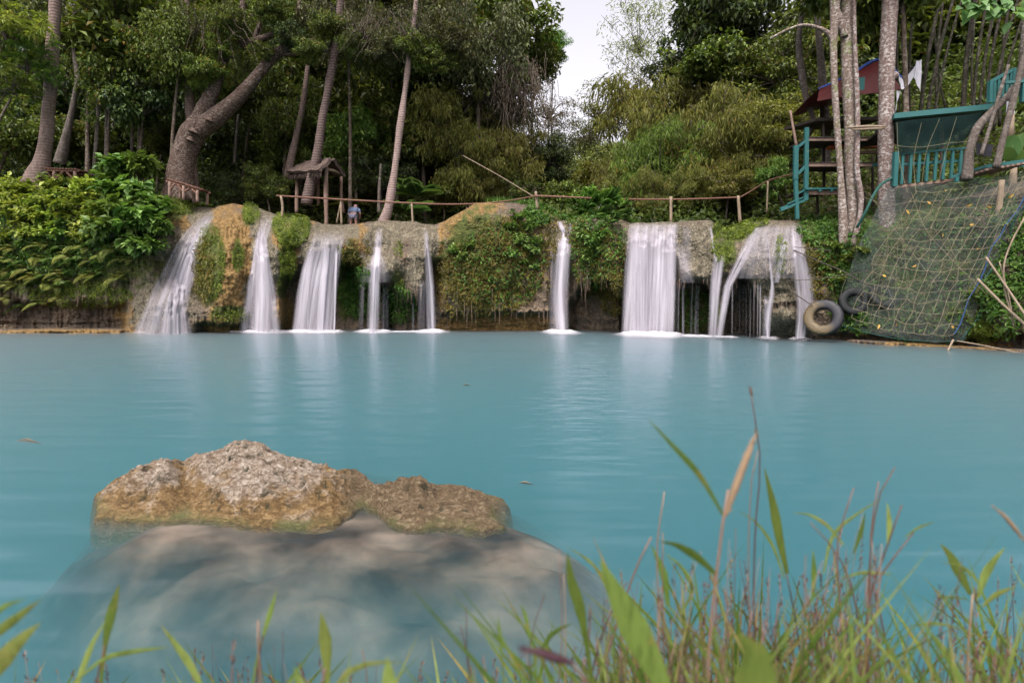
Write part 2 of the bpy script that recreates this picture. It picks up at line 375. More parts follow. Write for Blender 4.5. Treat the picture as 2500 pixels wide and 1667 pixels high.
def Dcliff(px, py, fine=True):
    px, py = np.broadcast_arrays(np.asarray(px, float), np.asarray(py, float))
    d = D_base(px).astype(float)
    cr = crest(px); t = np.maximum(py - cr, 0)
    h = np.interp(px, [0, 420, 480, 640, 700, 860, 1100, 1300, 1360, 1500, 1545, 1730, 1770, 1960, 2100], [60, 90, 130, 110, 70, 60, 60, 50, 25, 40, 16, 20, 80, 90, 60])
    rset = np.interp(px, [0, 420, 480, 640, 700, 860, 1300, 1500, 1545, 1730, 1770, 1960, 2100], [1.6, 1.6, 1.8, 1.6, 1.6, 1.1, 1.0, 0.8, 0.3, 0.4, 1.2, 1.3, 1.6])
    q = np.clip(1 - t / h, 0, 1)
    d = d + rset * (1 - np.sqrt(np.clip(1 - q * q, 0, 1)))
    # general lean: the wall stands a little further back higher up
    d = d + 0.35 + 0.4 * np.clip((700 - py) / 200, -0.3, 1)
    for cx, cy_, wx, wy, a in BULGE:
        d = d - a * np.exp(-np.abs((px - cx) / wx) ** 2.4 - np.abs((py - cy_) / wy) ** 2.4)
    wob = 9 * fbm(px / 26.0, 3.3, 0, 21, 3) + 5 * fbm(px / 7.0, 9.3, 0, 22, 2)
    for x0, x1, yt, a, w in CAVE:
        if x0 in (1770, 1390, 690, 1645): yt = yt - 8 + {1770: 75, 1390: 50, 690: 25, 1645: 30}[x0] * np.abs((px - (x0 + x1) / 2) / ((x1 - x0) / 2)) ** 2.2
        d = d + a * sstep(yt - w, yt + w, py + wob) * sstep(x0 - 12, x0 + 12, px) * (1 - sstep(x1 - 12, x1 + 12, px))
    if fine:
        d = d + 0.30 * fbm(px / 60.0, py / 60.0, 0, 31, 3)
        dr = fbm(px / 9.0, py / 38.0, 0, 33, 4, 0.55, True)      # hanging drips of travertine
        d = d - 0.10 * dr * sstep(0, 60, t)
        d = d - 0.085 * fbm(px / 11.0, py / 11.0, 0, 35, 5, 0.65)
        st = sstep(1060, 1090, px) * (1 - sstep(1340, 1370, px)) + (1 - sstep(300, 330, px))
        d = d - 0.16 * st * sstep(755, 775, py) * fbm(px / 70.0, py / 7.0, 0, 37, 4, 0.6, True)
    # a low ledge of tufa at the water line of the left bank
    d = d - 1.5 * (1 - sstep(290, 320, px)) * sstep(800, 807, py)
    d = d - 1.0 * sstep(2040, 2110, px) * sstep(827 + (px - 2100) * 0.06, 832 + (px - 2100) * 0.06, py)
    return d

def water_y(px): return 710 + F_PX * CAM_Z / D_base(px)

pxs = np.concatenate([np.arange(-880, -100, 10.0), np.arange(-100, 2600, 2.4), np.arange(2600, 3400, 14.0)])
nv = 190
vv = np.linspace(0, 1, nv)
PX = pxs[:, None] * np.ones(nv)[None]; cr_ = crest(pxs)[:, None]
PY = cr_ + (water_y(pxs)[:, None] + 42 - cr_) * vv[None]
DD = Dcliff(PX, PY)
front = at(PX, PY, DD)
top = front[:, 0]; nb = 8
back = []
for k in range(nb, 0, -1):
    q = k / nb
    P = top.copy(); s = 1 + (0.28 * k) / top[:, 1]
    P[:, 0] *= s; P[:, 1] *= s
    P[:, 2] += -0.03 * q * q * 2 + 0.05 * fbm(P[:, 0] * 1.5, P[:, 1] * 1.5, 0, 41, 3) * min(1, k / 2)
    back.append(P)
G = np.concatenate([np.stack(back, 1), front], 1)
nrow = nv + nb
def A_(arr): return np.concatenate([np.repeat(arr[:, :1], nb, 1), arr], 1)
def blob(cx, cy_, wx, wy, n=0.35, s=0):
    d = np.sqrt(((PX - cx) / wx) ** 2 + ((PY - cy_) / wy) ** 2) + n * fbm(PX / 14.0, PY / 14.0, 0, 50 + s, 4)
    return 1 - sstep(0.75, 1.05, d)
moss = np.zeros_like(PX)
for k, b in enumerate([(515, 650, 38, 100), (580, 625, 14, 40), (612, 525, 24, 30), (712, 560, 46, 45), (700, 640, 22, 60), (690, 700, 14, 40), (420, 500, 60, 40), (1790, 562, 55, 32), (1770, 620, 30, 40), (1830, 560, 30, 20),
                       (560, 760, 50, 16), (850, 650, 35, 60), (870, 720, 60, 70), (970, 700, 20, 50), (1180, 640, 120, 140), (1460, 640, 70, 100), (150, 640, 260, 90), (1690, 760, 90, 60), (2070, 640, 80, 120), (2000, 600, 30, 90), (1990, 540, 50, 30), (2260, 650, 200, 200), (1905, 625, 14, 60)]):
    moss = np.maximum(moss, blob(*b, s=k))
wet = np.zeros_like(PX)
for k, b in enumerate([(395, 740, 95, 90), (430, 620, 55, 70), (490, 530, 32, 45), (640, 600, 28, 110), (630, 750, 50, 80), (670, 660, 36, 60), (640, 540, 40, 40), (800, 570, 95, 36), (780, 620, 60, 40), (930, 580, 50, 45), (930, 660, 70, 45), (1035, 600, 38, 120), (1020, 690, 40, 60), (985, 560, 50, 30),
                       (1375, 600, 36, 60), (1600, 600, 85, 120), (1700, 620, 50, 80), (1740, 620, 30, 100), (1880, 680, 110, 170), (1910, 780, 70, 50)]):
    wet = np.maximum(wet, blob(*b, s=30 + k))
ochre = np.zeros_like(PX)
for k, b in enumerate([(560, 640, 70, 170), (425, 540, 40, 50), (870, 585, 40, 42), (700, 600, 40, 90), (690, 770, 30, 50), (730, 550, 50, 30), (1120, 545, 50, 55), (1170, 505, 60, 22), (320, 760, 40, 50), (545, 790, 60, 25), (1200, 795, 150, 30), (1300, 790, 50, 26), (1075, 650, 12, 110), (2010, 600, 40, 70), (160, 812, 220, 10), (2300, 845, 200, 14)]):
    ochre = np.maximum(ochre, blob(*b, s=60 + k))
g = NG('travertine')
gp = g.geo(); n1 = g.noise(gp, 1.4, 8, 0.65); n2 = g.noise(gp, 9.0, 8, 0.7); n3 = g.noise(g.geo((1.0, 1.0, 0.12)), 5.0, 6, 0.7, 0.6)
tan = g.ramp(n2, [(0.32, (0.03, 0.021, 0.013)), (0.48, (0.14, 0.10, 0.062)), (0.68, (0.32, 0.245, 0.165))])
och = g.ramp(n2, [(0.32, (0.045, 0.026, 0.01)), (0.48, (0.19, 0.115, 0.036)), (0.70, (0.37, 0.24, 0.10))])
gry = g.ramp(n3, [(0.30, (0.06, 0.050, 0.030)), (0.5, (0.20, 0.170, 0.112)), (0.70, (0.36, 0.31, 0.225))])
gr2 = g.noise(g.geo((1, 1, .6)), 22.0, 4, 0.75); gry = g.mix(g.ramp(gr2, [(.42, .85), (.56, 0.0)]), gry, (0.035, 0.032, 0.02))
mos = g.ramp(n2, [(0.3, (0.028, 0.036, 0.008)), (0.55, (0.075, 0.092, 0.016)), (0.8, (0.13, 0.14, 0.03))])
ero = g.ramp(n1, [(0.35, (0.055, 0.045, 0.035)), (0.7, (0.13, 0.10, 0.075))])
c = g.mix(g.ramp(n1, [(0.42, 0.0), (0.6, 1.0)]), tan, ero)
c = g.mix(g.attr('ochre'), c, och); c = g.mix(g.attr('wet'), c, gry)
c = g.mix(g.math('MULTIPLY', g.attr('moss'), g.ramp(n1, [(0.3, 0.5), (0.5, 1.0)])), c, mos)
g.base(c, g.math('SUBTRACT', 0.85, g.math('MULTIPLY', g.attr('wet'), 0.35)), 0.35)
vo = g.n('ShaderNodeTexVoronoi'); vo.inputs['Scale'].default_value = 14; g.l(gp, vo.inputs['Vector'])
hh = g.math('ADD', g.math('MULTIPLY', n2, 1.0), g.math('MULTIPLY', n3, 0.8)); hh = g.math('ADD', hh, g.math('MULTIPLY', vo.outputs['Distance'], 0.4))
g.bump(hh, 0.12, 1.0)
M['travertine'] = g.m
mb = MB(); mb.add(G.reshape(-1, 3), grid_faces(len(pxs), nrow))
cliff = mb.build('travertine_cliff', M['travertine'], None, True, {'moss': A_(moss), 'wet': A_(wet), 'ochre': A_(ochre)})
tag(cliff, kind='structure')

def on_cliff(px, py, off=0.0):
    d = Dcliff(px, py) - off
    return at(px, py, d)

def cliff_normal(px, py, e=4.0):
    a = on_cliff(px + e, py) - on_cliff(px - e, py); b = on_cliff(px, py - e) - on_cliff(px, py + e)
    n = norm(np.cross(a, b)); n[n[..., 1] > 0] *= -1
    return n

# ------------------------------------------------------------------ terrain behind the crest
tpx = np.arange(-900, 3420, 20.0)
cD = Dcliff(tpx, crest(tpx)); cT = at(tpx, crest(tpx), cD)[:, 2]
def Tz(px, Y):
    px, Y = np.broadcast_arrays(np.asarray(px, float), np.asarray(Y, float))
    d0 = np.interp(px, tpx, cD); t0 = np.interp(px, tpx, cT); dy = Y - d0
    X = (px - 1250) / F_PX * Y; s = X - 0.135 * Y
    side = np.where(s < 0, sstep(2.5, 17, -s), sstep(3.5, 16, s) * 0.95)
    start = np.interp(px, [0, 500, 900, 1700, 2000, 2500], [5.0, 5.0, 4.5, 4.0, 1.6, 1.0])
    up = np.maximum(0, dy - start) * 0.72; up = np.where(up > 18, 18 + (up - 18) * 0.25, up)
    mixb = sstep(2, 9, dy)
    return t0 * (1 - mixb) + 4.4 * mixb - 0.07 + side * up + 0.18 * fbm(X / 2.0, Y / 2.0, 0, 61, 4) * sstep(0.5, 3, dy)
tY = np.concatenate([np.linspace(0, 6, 30), np.linspace(6.4, 30, 60), np.linspace(32, 140, 30)])
TP = tpx[:, None] * np.ones(len(tY)); TY = cD[:, None] + 0.9 + tY[None]
TX = (TP - 1250) / F_PX * TY
TG = np.stack([TX, TY, Tz(TP, TY)], -1)
g = NG('forest_floor')
n1 = g.noise(g.geo(), 1.6, 8, 0.7); n2 = g.noise(g.geo(), 12, 6, 0.7)
c = g.ramp(n1, [(0.35, (0.028, 0.026, 0.014)), (0.5, (0.055, 0.042, 0.026)), (0.68, (0.11, 0.075, 0.05))])
c = g.mix(g.math('MULTIPLY', n2, 0.6), c, (0.05, 0.055, 0.018)); g.base(c, 0.95, 0.1); g.bump(n2, 0.08)
mb = MB(); mb.add(TG.reshape(-1, 3), grid_faces(len(tpx), len(tY)))
tag(mb.build('hillside', g.m, None, True), kind='structure')
def ground(px, Y):
    z = float(Tz(px, Y)); return Vector(((px - 1250) / F_PX * Y, Y, z))

# ------------------------------------------------------------------ boulder, pool bed and near bank
def yw(py): return F_PX * CAM_Z / (py - 710.0)            # depth of a pixel on the water surface
# control lines of the boulder: px, silhouette py (top), waterline py (front)
BX = [185, 197, 215, 262, 350, 372, 405, 430, 462, 490, 512, 545, 580, 620, 680, 740, 800, 812, 850, 880, 905, 950, 985, 1020, 1062, 1095, 1130, 1180, 1230, 1262, 1275]
BT = [1275, 1238, 1212, 1178, 1136, 1124, 1130, 1138, 1120, 1119, 1113, 1092, 1083, 1091, 1120, 1134, 1146, 1158, 1157, 1163, 1180, 1178, 1168, 1172, 1188, 1187, 1189, 1212, 1254, 1278, 1292]
BF = [1262, 1270, 1278, 1286, 1290, 1288, 1284, 1282, 1284, 1286, 1288, 1292, 1295, 1298, 1303, 1305, 1296, 1290, 1262, 1245, 1262, 1298, 1308, 1309, 1300, 1302, 1310, 1312, 1304, 1292, 1285]
gx = np.linspace(-3.35, 0.40, 620); gy = np.linspace(3.0, 5.3, 400)
GX, GY = np.meshgrid(gx, gy, indexing='ij')
GPX = 1250 + F_PX * GX / GY
tp = np.interp(GPX, BX, BT) + np.interp(GPX, [200, 430, 500, 580, 660, 800, 900, 985, 1250], [10, 24, 10, 10, 12, 16, 14, 24, 18]); fr = np.interp(GPX, BX, BF)
yf = yw(fr)                                                # front waterline depth
depth = np.interp(GPX, [180, 260, 420, 580, 760, 860, 900, 985, 1130, 1230, 1280], [0.25, 0.7, 0.95, 1.05, 0.85, 0.75, 0.25, 0.65, 0.7, 0.5, 0.2])
yr = yf + depth * 0.46                                     # ridge line
ang = math.cos(PITCH)
zr = at(GPX, tp, yr)[..., 2]                               # ridge height
s = (GY - yf) / (yr - yf)
prof = np.where(s < 1, np.where(s > 0, np.clip(s, 0, 1) ** 0.78, s * 1.2), 1 - 0.75 * np.clip((s - 1) / 1.25, 0, 3) ** 1.8)
bz = np.where(s > 0, np.maximum(zr, -0.05) * prof, s * 1.1)
bz = np.where(s > 2.25, np.minimum(bz, zr * 0.25 - (s - 2.25) * 0.3), bz)
edge = sstep(164, 212, GPX) ** .6 * (1 - sstep(1225, 1285, GPX)) ** .8
bz = bz * edge - (1 - edge) * 0.5
amp = np.clip(bz / 0.12, 0.25, 1)
big = fbm(GX * 3.2, GY * 3.2, 0, 71, 4, 0.55)
rid = fbm(GX * 7 + GY * 2.0, GY * 9, 0, 73, 5, 0.6, True)
fin = fbm(GX * 26, GY * 30, 0, 75, 4, 0.65, True)
pit = np.clip(fbm(GX * 17, GY * 20, 0, 77, 4, 0.6) - 0.26, 0, 1)
bz = bz + amp * (0.055 * big * np.clip(s, 0, 1) + 0.045 * rid + 0.022 * fin - 0.10 * pit) * np.where(s > 0, 1, 0.6)
# the cleft between the main hump and the left slab, and small knobs on the slab
bz = bz + 0.03 * np.exp(-((GPX - 385) / 20) ** 2 - ((s - 1.0) / 0.35) ** 2) + 0.02 * np.exp(-((GPX - 480) / 22) ** 2 - ((s - 1.0) / 0.3) ** 2)
bz = bz + (0.055 * np.exp(-((GPX - 610) / 110) ** 2 - ((s - .42) / .35) ** 2) - 0.045 * np.exp(-((GPX - 420) / 34) ** 2 - ((s - .45) / .45) ** 2) - 0.03 * np.exp(-((GPX - 300) / 60) ** 2 - ((s - .6) / .4) ** 2)) * (s > 0)
hump = np.exp(-((GPX - 985) / 30) ** 2 - ((s - 0.6) / 0.4) ** 2) * 0.03 + np.exp(-((GPX - 1110) / 50) ** 2 - ((s - 0.45) / 0.3) ** 2) * 0.025
bz = bz + hump
sx = GX + 0.022 * fbm(GX * 12, GY * 12, 5, 78, 3); sy = GY + 0.03 * fbm(GX * 12, GY * 12, 9, 79, 3)
keep = bz > -0.30
g = NG('limestone_boulder')
v = g.coord('Object'); n1 = g.noise(v, 5.0, 8, 0.68, 0.5); n2 = g.noise(g.coord('Object', (1, 1.4, 2.0)), 19, 9, 0.72, 0.8); n3 = g.noise(v, 60, 5, 0.7)
wht = g.ramp(n2, [(0.32, (0.075, 0.05, 0.035)), (0.47, (0.31, 0.235, 0.165)), (0.64, (0.66, 0.575, 0.48))])
org = g.ramp(n2, [(0.28, (0.065, 0.042, 0.02)), (0.47, (0.21, 0.125, 0.045)), (0.66, (0.47, 0.32, 0.15))])
brn = g.ramp(n2, [(0.28, (0.05, 0.036, 0.022)), (0.5, (0.17, 0.115, 0.06)), (0.68, (0.42, 0.33, 0.21))])
f = g.math('ADD', g.math('MULTIPLY', n1, 1.0), g.math('MULTIPLY', g.attr('high'), 0.35))
c = g.mix(g.ramp(f, [(0.60, 0.0), (0.76, 1.0)]), org, wht)
c = g.mix(g.attr('low_shelf'), c, brn)
alg = g.mix(n2, (0.07, 0.085, 0.02), (0.22, 0.22, 0.09))
c = g.mix(g.math('MULTIPLY', g.attr('algae'), g.ramp(n1, [(0.42, 0.15), (0.62, 1.0)])), c, alg)
c = g.mix(g.ramp(n3, [(0.32, 0.75), (0.46, 0.0)]), c, (0.09, 0.065, 0.04))
c = g.mix(g.math('MULTIPLY', g.attr('pits'), 0.85), c, (0.035, 0.04, 0.02))
g.base(c, 0.8, 0.3); g.bump(g.math('ADD', n2, g.math('MULTIPLY', n3, 0.5)), 0.08, 1.0)
M['boulder'] = g.m
idx = -np.ones(GX.size, int); kk = keep.ravel(); idx[kk] = np.arange(kk.sum())
F = grid_faces(*GX.shape)[:, ::-1]; F = F[kk[F].all(1)]
V = np.stack([sx, sy, bz], -1).reshape(-1, 3)[kk]
mb = MB(); mb.add(V, idx[F])
boulder = mb.build('boulder', M['boulder'], None, True, {'high': np.clip(bz / 0.30, 0, 1).ravel()[kk], 'low_shelf': sstep(800, 860, GPX).ravel()[kk],
    'algae': (1 - sstep(0.005, 0.055, bz + 0.02 * fbm(GX * 8, GY * 8, 0, 83, 3))).ravel()[kk], 'pits': np.clip(pit * 5, 0, 1).ravel()[kk] * (bz > 0.05).ravel()[kk]})
tag(boulder, 'craggy cream and ochre limestone boulder rising from the water near the camera', 'boulder')

# bed: pale silt floor, a shelf of sunken rock round the boulder, near bank under the grass
bx = np.concatenate([np.linspace(-45, -5, 40), np.linspace(-4.9, 5, 330), np.linspace(5.2, 45, 40)])
by = np.concatenate([np.linspace(-30, 0.4, 20), np.linspace(0.45, 6.5, 260), np.linspace(6.7, 24, 50)])
X, Y = np.meshgrid(bx, by, indexing='ij')
PXb = 1250 + F_PX * X / np.maximum(Y, 0.3); PYb = 710 + F_PX * CAM_Z / np.maximum(Y, 0.3)
bed = np.full(X.shape, -2.6) + 0.2 * fbm(X / 2, Y / 2, 0, 91, 3)
# shelf in pixel-like coordinates of the photograph, at real depth under the surface
n = 45 * fbm(X * 1.7, Y * 2.2, 0, 93, 4)
px1 = PXb + n * 1.6; py1 = PYb + n * 0.7
left_edge = np.interp(py1, [1180, 1250, 1320, 1420, 1550], [240, 170, 55, 90, 160])
right_edge = np.interp(py1, [1180, 1230, 1280, 1340, 1420, 1560, 1700], [1230, 1300, 1440, 1530, 1590, 1560, 1500])
backe = np.interp(px1, [100, 240, 800, 900, 1000, 1200, 1400, 1600], [1300, 1215, 1150, 1140, 1150, 1190, 1250, 1330])
dist = np.maximum(np.maximum(left_edge - px1, px1 - right_edge), (backe - py1) * 2.0 - 90)
inside = 1 - sstep(0, 500, dist)
drop = np.interp(PYb, [1150, 1290, 1330, 1400, 1480, 1580, 1700], [-0.05, -0.03, -0.04, -0.09, -0.26, -0.55, -0.8])
drop = drop + 0.09 * fbm(X * 3, Y * 4.5, 0, 95, 4) * sstep(1290, 1420, PYb) + 0.03 * fbm(X * 5, Y * 12, 0, 97, 3) * sstep(1280, 1320, PYb)
drop = np.minimum(drop, -0.02)
bed = np.maximum(bed, drop - 0.038 * np.clip((dist + 290) / 100, 0, 30) ** 2.0)
bankz = 0.30 - (Y - 0.3) * 0.17; bankm = 1 - sstep(1.45, 1.95, Y + 0.15 * fbm(X, 0, 0, 99, 3))
bed = np.where(Y < 0.3, 0.32 + 0.08 * fbm(X / 2, Y / 2, 0, 98, 3), bankz * bankm + bed * (1 - bankm))
far = sstep(18, 23, Y); bed = bed * (1 - far) + (-1.2) * far
g = NG('pool_bed')
n1 = g.noise(g.geo((1, 1.2, 1)), 2.0, 4, 0.55, 0.2); n2 = g.noise(g.geo(), 14, 5, 0.6)
rock = g.ramp(n1, [(0.36, (0.016, 0.012, 0.010)), (0.52, (0.085, 0.064, 0.048)), (0.76, (0.24, 0.18, 0.135))])
silt = (0.20, 0.19, 0.165)
c = g.mix(g.attr('shelf'), silt, rock); c = g.mix(g.attr('bank'), c, (0.06, 0.045, 0.03))
g.base(c, 0.9, 0.1); g.bump(n2, 0.01)
mb = MB(); mb.add(np.stack([X, Y, bed], -1).reshape(-1, 3), grid_faces(len(bx), len(by))[:, ::-1])
tag(mb.build('pool_bed', g.m, None, True, {'shelf': inside, 'bank': (bed > -0.02) * (Y < 2.5)}), kind='structure')

# ------------------------------------------------------------------ water: a closed body of milky turquoise water
g = NG('water')
t = g.t; t.nodes.remove(g.p)
lw = g.n('ShaderNodeFresnel'); lw.inputs['IOR'].default_value = 1.33
gl = g.n('ShaderNodeBsdfGlossy'); gl.inputs['Roughness'].default_value = 0.19; gl.inputs['Color'].default_value = (0.95, 0.93, 0.97, 1)
tr = g.n('ShaderNodeBsdfTransparent')
w1 = g.noise(g.geo((0.35, 1.5, 1)), 1.8, 1.5, 0.4); w2 = g.noise(g.geo((0.5, 1.8, 1)), 2.6, 1, 0.5)
wh = g.math('ADD', w1, g.math('MULTIPLY', w2, 0.35))
b = g.n('ShaderNodeBump'); b.inputs['Distance'].default_value = 0.10; b.inputs['Strength'].default_value = 1.0
sp = g.n('ShaderNodeSeparateXYZ'); g.l(g.geo(), sp.inputs[0])          # the current of the main fall roughens a tongue of the pool
cur = g.math('ABSOLUTE', g.math('SUBTRACT', sp.outputs['X'], g.math('MULTIPLY', sp.outputs['Y'], 0.135)))
cur = g.ramp(g.math('ADD', g.math('MULTIPLY', cur, 0.5), g.math('MULTIPLY', w1, 0.3)), [(0.25, 1.0), (0.85, 0.0)])
cur = g.math('MULTIPLY', cur, g.ramp(g.math('MULTIPLY', sp.outputs['Y'], 0.1), [(0.42, 0.0), (0.75, 1.0)]))
w3 = g.noise(g.geo((0.8, 3.2, 1)), 3.2, 2, 0.5)
wh = g.math('ADD', g.math('MULTIPLY', wh, g.math('ADD', 0.34, g.math('MULTIPLY', cur, 0.5))), g.math('MULTIPLY', w3, g.math('MULTIPLY', cur, 0.65)))
g.l(wh, b.inputs['Height']); g.l(b.outputs[0], gl.inputs['Normal']); 
g2 = g.n('ShaderNodeBsdfGlossy'); g2.inputs['Roughness'].default_value = 0.36; g2.inputs['Color'].default_value = (0.95, 0.93, 0.97, 1); g.l(b.outputs[0], g2.inputs['Normal'])
gm = g.n('ShaderNodeMixShader'); gm.inputs[0].default_value = 0.5; g.l(gl.outputs[0], gm.inputs[1]); g.l(g2.outputs[0], gm.inputs[2])
mx = g.n('ShaderNodeMixShader'); g.l(lw.outputs[0], mx.inputs[0]); g.l(tr.outputs[0], mx.inputs[1]); g.l(gm.outputs[0], mx.inputs[2])
g.l(mx.outputs[0], g.out.inputs['Surface'])
vp = g.n('ShaderNodeVolumeScatter'); vp.inputs['Color'].default_value = (0.17, 0.44, 0.50, 1); vp.inputs['Density'].default_value = 1.1
va = g.n('ShaderNodeVolumeAbsorption'); va.inputs['Color'].default_value = (0.0, 0.42, 0.48, 1); va.inputs['Density'].default_value = 1.14
ad = g.n('ShaderNodeAddShader'); g.l(vp.outputs[0], ad.inputs[0]); g.l(va.outputs[0], ad.inputs[1]); g.l(ad.outputs[0], g.out.inputs['Volume'])
M['water'] = g.m
mb = MB(); x0, x1, y0, y1, z0, z1 = -44, 44, 0.9, 23.5, -3.6, 0.0
mb.add([(x0, y0, z0), (x1, y0, z0), (x1, y1, z0), (x0, y1, z0), (x0, y0, z1), (x1, y0, z1), (x1, y1, z1), (x0, y1, z1)],
       [[3, 2, 1, 0], [4, 5, 6, 7], [0, 1, 5, 4], [1, 2, 6, 5], [2, 3, 7, 6], [3, 0, 4, 7]])
tag(mb.build('water', M['water']), kind='structure')

# ------------------------------------------------------------------ waterfalls
g = NG('falling_water')
uu = g.n('ShaderNodeAttribute'); uu.attribute_name = 'su'; v2 = g.n('ShaderNodeAttribute'); v2.attribute_name = 'sv'
cb = g.n('ShaderNodeCombineXYZ'); g.l(uu.outputs['Fac'], cb.inputs[0]); g.l(v2.outputs['Fac'], cb.inputs[1])
mp1 = g.n('ShaderNodeMapping'); mp1.inputs['Scale'].default_value = (5.5, 0.22, 1); g.l(cb.outputs[0], mp1.inputs[0])
mp2 = g.n('ShaderNodeMapping'); mp2.inputs['Scale'].default_value = (22, 0.5, 1); g.l(cb.outputs[0], mp2.inputs[0])
s1 = g.noise(mp1.outputs[0], 1.0, 3, 0.6); s2 = g.noise(mp2.outputs[0], 1.0, 3, 0.6)
ss = g.math('ADD', g.math('MULTIPLY', s1, 0.87), g.math('MULTIPLY', s2, 0.13))
st = g.ramp(ss, [(0.26, 0.2), (0.48, 0.62), (0.70, 1.0)])
den = g.attr('dens')
# density 0..1 : thin veils show the streaks, thick sheets close up
al = g.math('ADD', g.math('MULTIPLY', st, g.math('MULTIPLY', den, 1.3)), g.math('MULTIPLY', g.math('MULTIPLY', den, den), 0.42), True)
al = g.math('MULTIPLY', al, g.attr('edge'), True)
g.t.nodes.remove(g.p)
df = g.n('ShaderNodeBsdfDiffuse'); tl = g.n('ShaderNodeBsdfTranslucent'); tp_ = g.n('ShaderNodeBsdfTransparent')
wc = g.ramp(s1, [(0.35, (0.40, 0.375, 0.415)), (0.7, (0.58, 0.55, 0.60))]); g.l(wc, df.inputs[0]); g.l(wc, tl.inputs[0])
m1 = g.n('ShaderNodeMixShader'); m1.inputs[0].default_value = 0.25; g.l(df.outputs[0], m1.inputs[1]); g.l(tl.outputs[0], m1.inputs[2])
m2 = g.n('ShaderNodeMixShader'); g.l(al, m2.inputs[0]); g.l(tp_.outputs[0], m2.inputs[1]); g.l(m1.outputs[0], m2.inputs[2]); g.l(m2.outputs[0], g.out.inputs[0])
M['fall'] = g.m

def fall_sheet(rows, dens, off=0.05, soft=0.28, nu=26, nvv=90, layers=1, smooth_u=True, seed=0, start=0.12, bottom=None, flutter=0.02):
    """rows: (py, x_left, x_right); water hugs the rock and falls free where the rock recedes"""
    rows = np.array(rows, float)
    py = np.linspace(rows[0, 0], rows[-1, 0], nvv)
    xl = smooth1(rows[:, 0], rows[:, 1], py); xr = smooth1(rows[:, 0], rows[:, 2], py)
    u = np.linspace(0, 1, nu)
    px = xl[None] + (xr - xl)[None] * u[:, None]; PYg = py[None] * np.ones((nu, 1))
    d = Dcliff(px, PYg, True)
    d = (d + np.roll(d, 1, 0) + np.roll(d, -1, 0)) / 3 if nu > 8 else d
    d[0] = d[1]; d[-1] = d[-2]
    for j in range(1, nvv): d[:, j] = np.minimum(d[:, j], d[:, j - 1] - 0.0008)
    d = d - off - flutter * fbm(u[:, None] * 6, PYg / 80, 0, seed + 7, 2)
    P = at(px, PYg, d)
    q = np.linspace(0, 1, nvv)
    e = sstep(0, soft, u) * (1 - sstep(1 - soft, 1, u))
    ed = e[:, None] * sstep(0, start, q)[None]
    dn = np.interp(q, np.linspace(0, 1, len(np.atleast_1d(dens))), np.atleast_1d(dens))[None] * np.ones((nu, 1))
    su = u[:, None] * np.median((rows[:, 2] - rows[:, 1])) / 68.0 + seed * 3.7 + 0 * PYg; sv = P[..., 2]
    return P, su, sv, ed, dn
def smooth1(x, y, q):
    """monotone-ish smooth interpolation through the rows"""
    t = np.interp(q, x, np.arange(len(x))); n = len(x)
    p = smooth_path(np.stack([y, y], 1), 400)[:, 0] if n > 2 else None
    if p is None: return np.interp(q, x, y)
    return np.interp(t / (n - 1), np.linspace(0, 1, 400), p)
def waterfall(label, sheets):
    mb = MB(); SU, SV, ED, DN = [], [], [], []
    for s_ in sheets:
        P, su, sv, ed, dn = fall_sheet(**s_)
        mb.add(P.reshape(-1, 3), grid_faces(*P.shape[:2]))
        SU.append(su.ravel()); SV.append(sv.ravel()); ED.append(ed.ravel()); DN.append(dn.ravel())
    o = mb.build('waterfall', M['fall'], None, True, {'su': np.concatenate(SU), 'sv': np.concatenate(SV), 'edge': np.concatenate(ED), 'dens': np.concatenate(DN)})
    return tag(o, label, 'waterfall', 'waterfalls pouring into the pool')
S = dict
waterfall('leftmost waterfall, slanting down the flank of the ochre dome and fanning out', [
    S(rows=[(508, 505, 530), (540, 468, 505), (565, 440, 495), (600, 408, 478), (650, 368, 462), (700, 346, 462), (760, 330, 466), (818, 318, 474)], dens=[0.16, 0.3, 0.42, 0.42, 0.40, 0.42], seed=1, nu=60, soft=0.12),
    S(rows=[(515, 505, 522), (550, 462, 496), (580, 432, 482), (610, 425, 474), (660, 418, 462), (720, 400, 456), (818, 388, 462)], dens=[0.2, 0.6, 0.75, 0.55, 0.6], seed=2, nu=40, off=0.09, soft=0.35)])
waterfall('second waterfall from the left, between the ochre dome and the green mound', [
    S(rows=[(518, 640, 675), (560, 618, 655), (600, 613, 658), (650, 608, 670), (700, 602, 680), (760, 590, 684), (818, 580, 692)], dens=[0.15, 0.45, 0.5, 0.45, 0.42], seed=3, nu=50, soft=0.15),
    S(rows=[(545, 625, 650), (600, 617, 655), (650, 618, 660), (720, 614, 668), (818, 605, 664)], dens=[0.25, 0.85, 0.8, 0.7], seed=4, nu=30, off=0.1, soft=0.4)])
waterfall('third waterfall from the left, smooth curtain over a grey rounded lip', [
    S(rows=[(556, 770, 850), (585, 752, 838), (620, 740, 828), (660, 730, 824), (720, 722, 822), (818, 708, 818)], dens=[0.12, 0.35, 0.62, 0.55, 0.5, 0.5], seed=5, nu=60, soft=0.12),
    S(rows=[(585, 780, 832), (620, 775, 824), (680, 776, 822), (818, 760, 812)], dens=[0.15, 0.7, 0.7, 0.6], seed=6, nu=30, off=0.1, soft=0.4),
    S(rows=[(590, 750, 785), (640, 740, 770), (720, 730, 758), (818, 715, 750)], dens=[0.1, 0.55, 0.5, 0.45], seed=16, nu=20, off=0.1, soft=0.45),
    S(rows=[(640, 750, 755), (818, 748, 754)], dens=0.8, seed=7, nu=8, off=0.16, soft=0.4),
    S(rows=[(600, 816, 826), (700, 815, 822), (818, 811, 819)], dens=0.8, seed=8, nu=8, off=0.16, soft=0.4)])
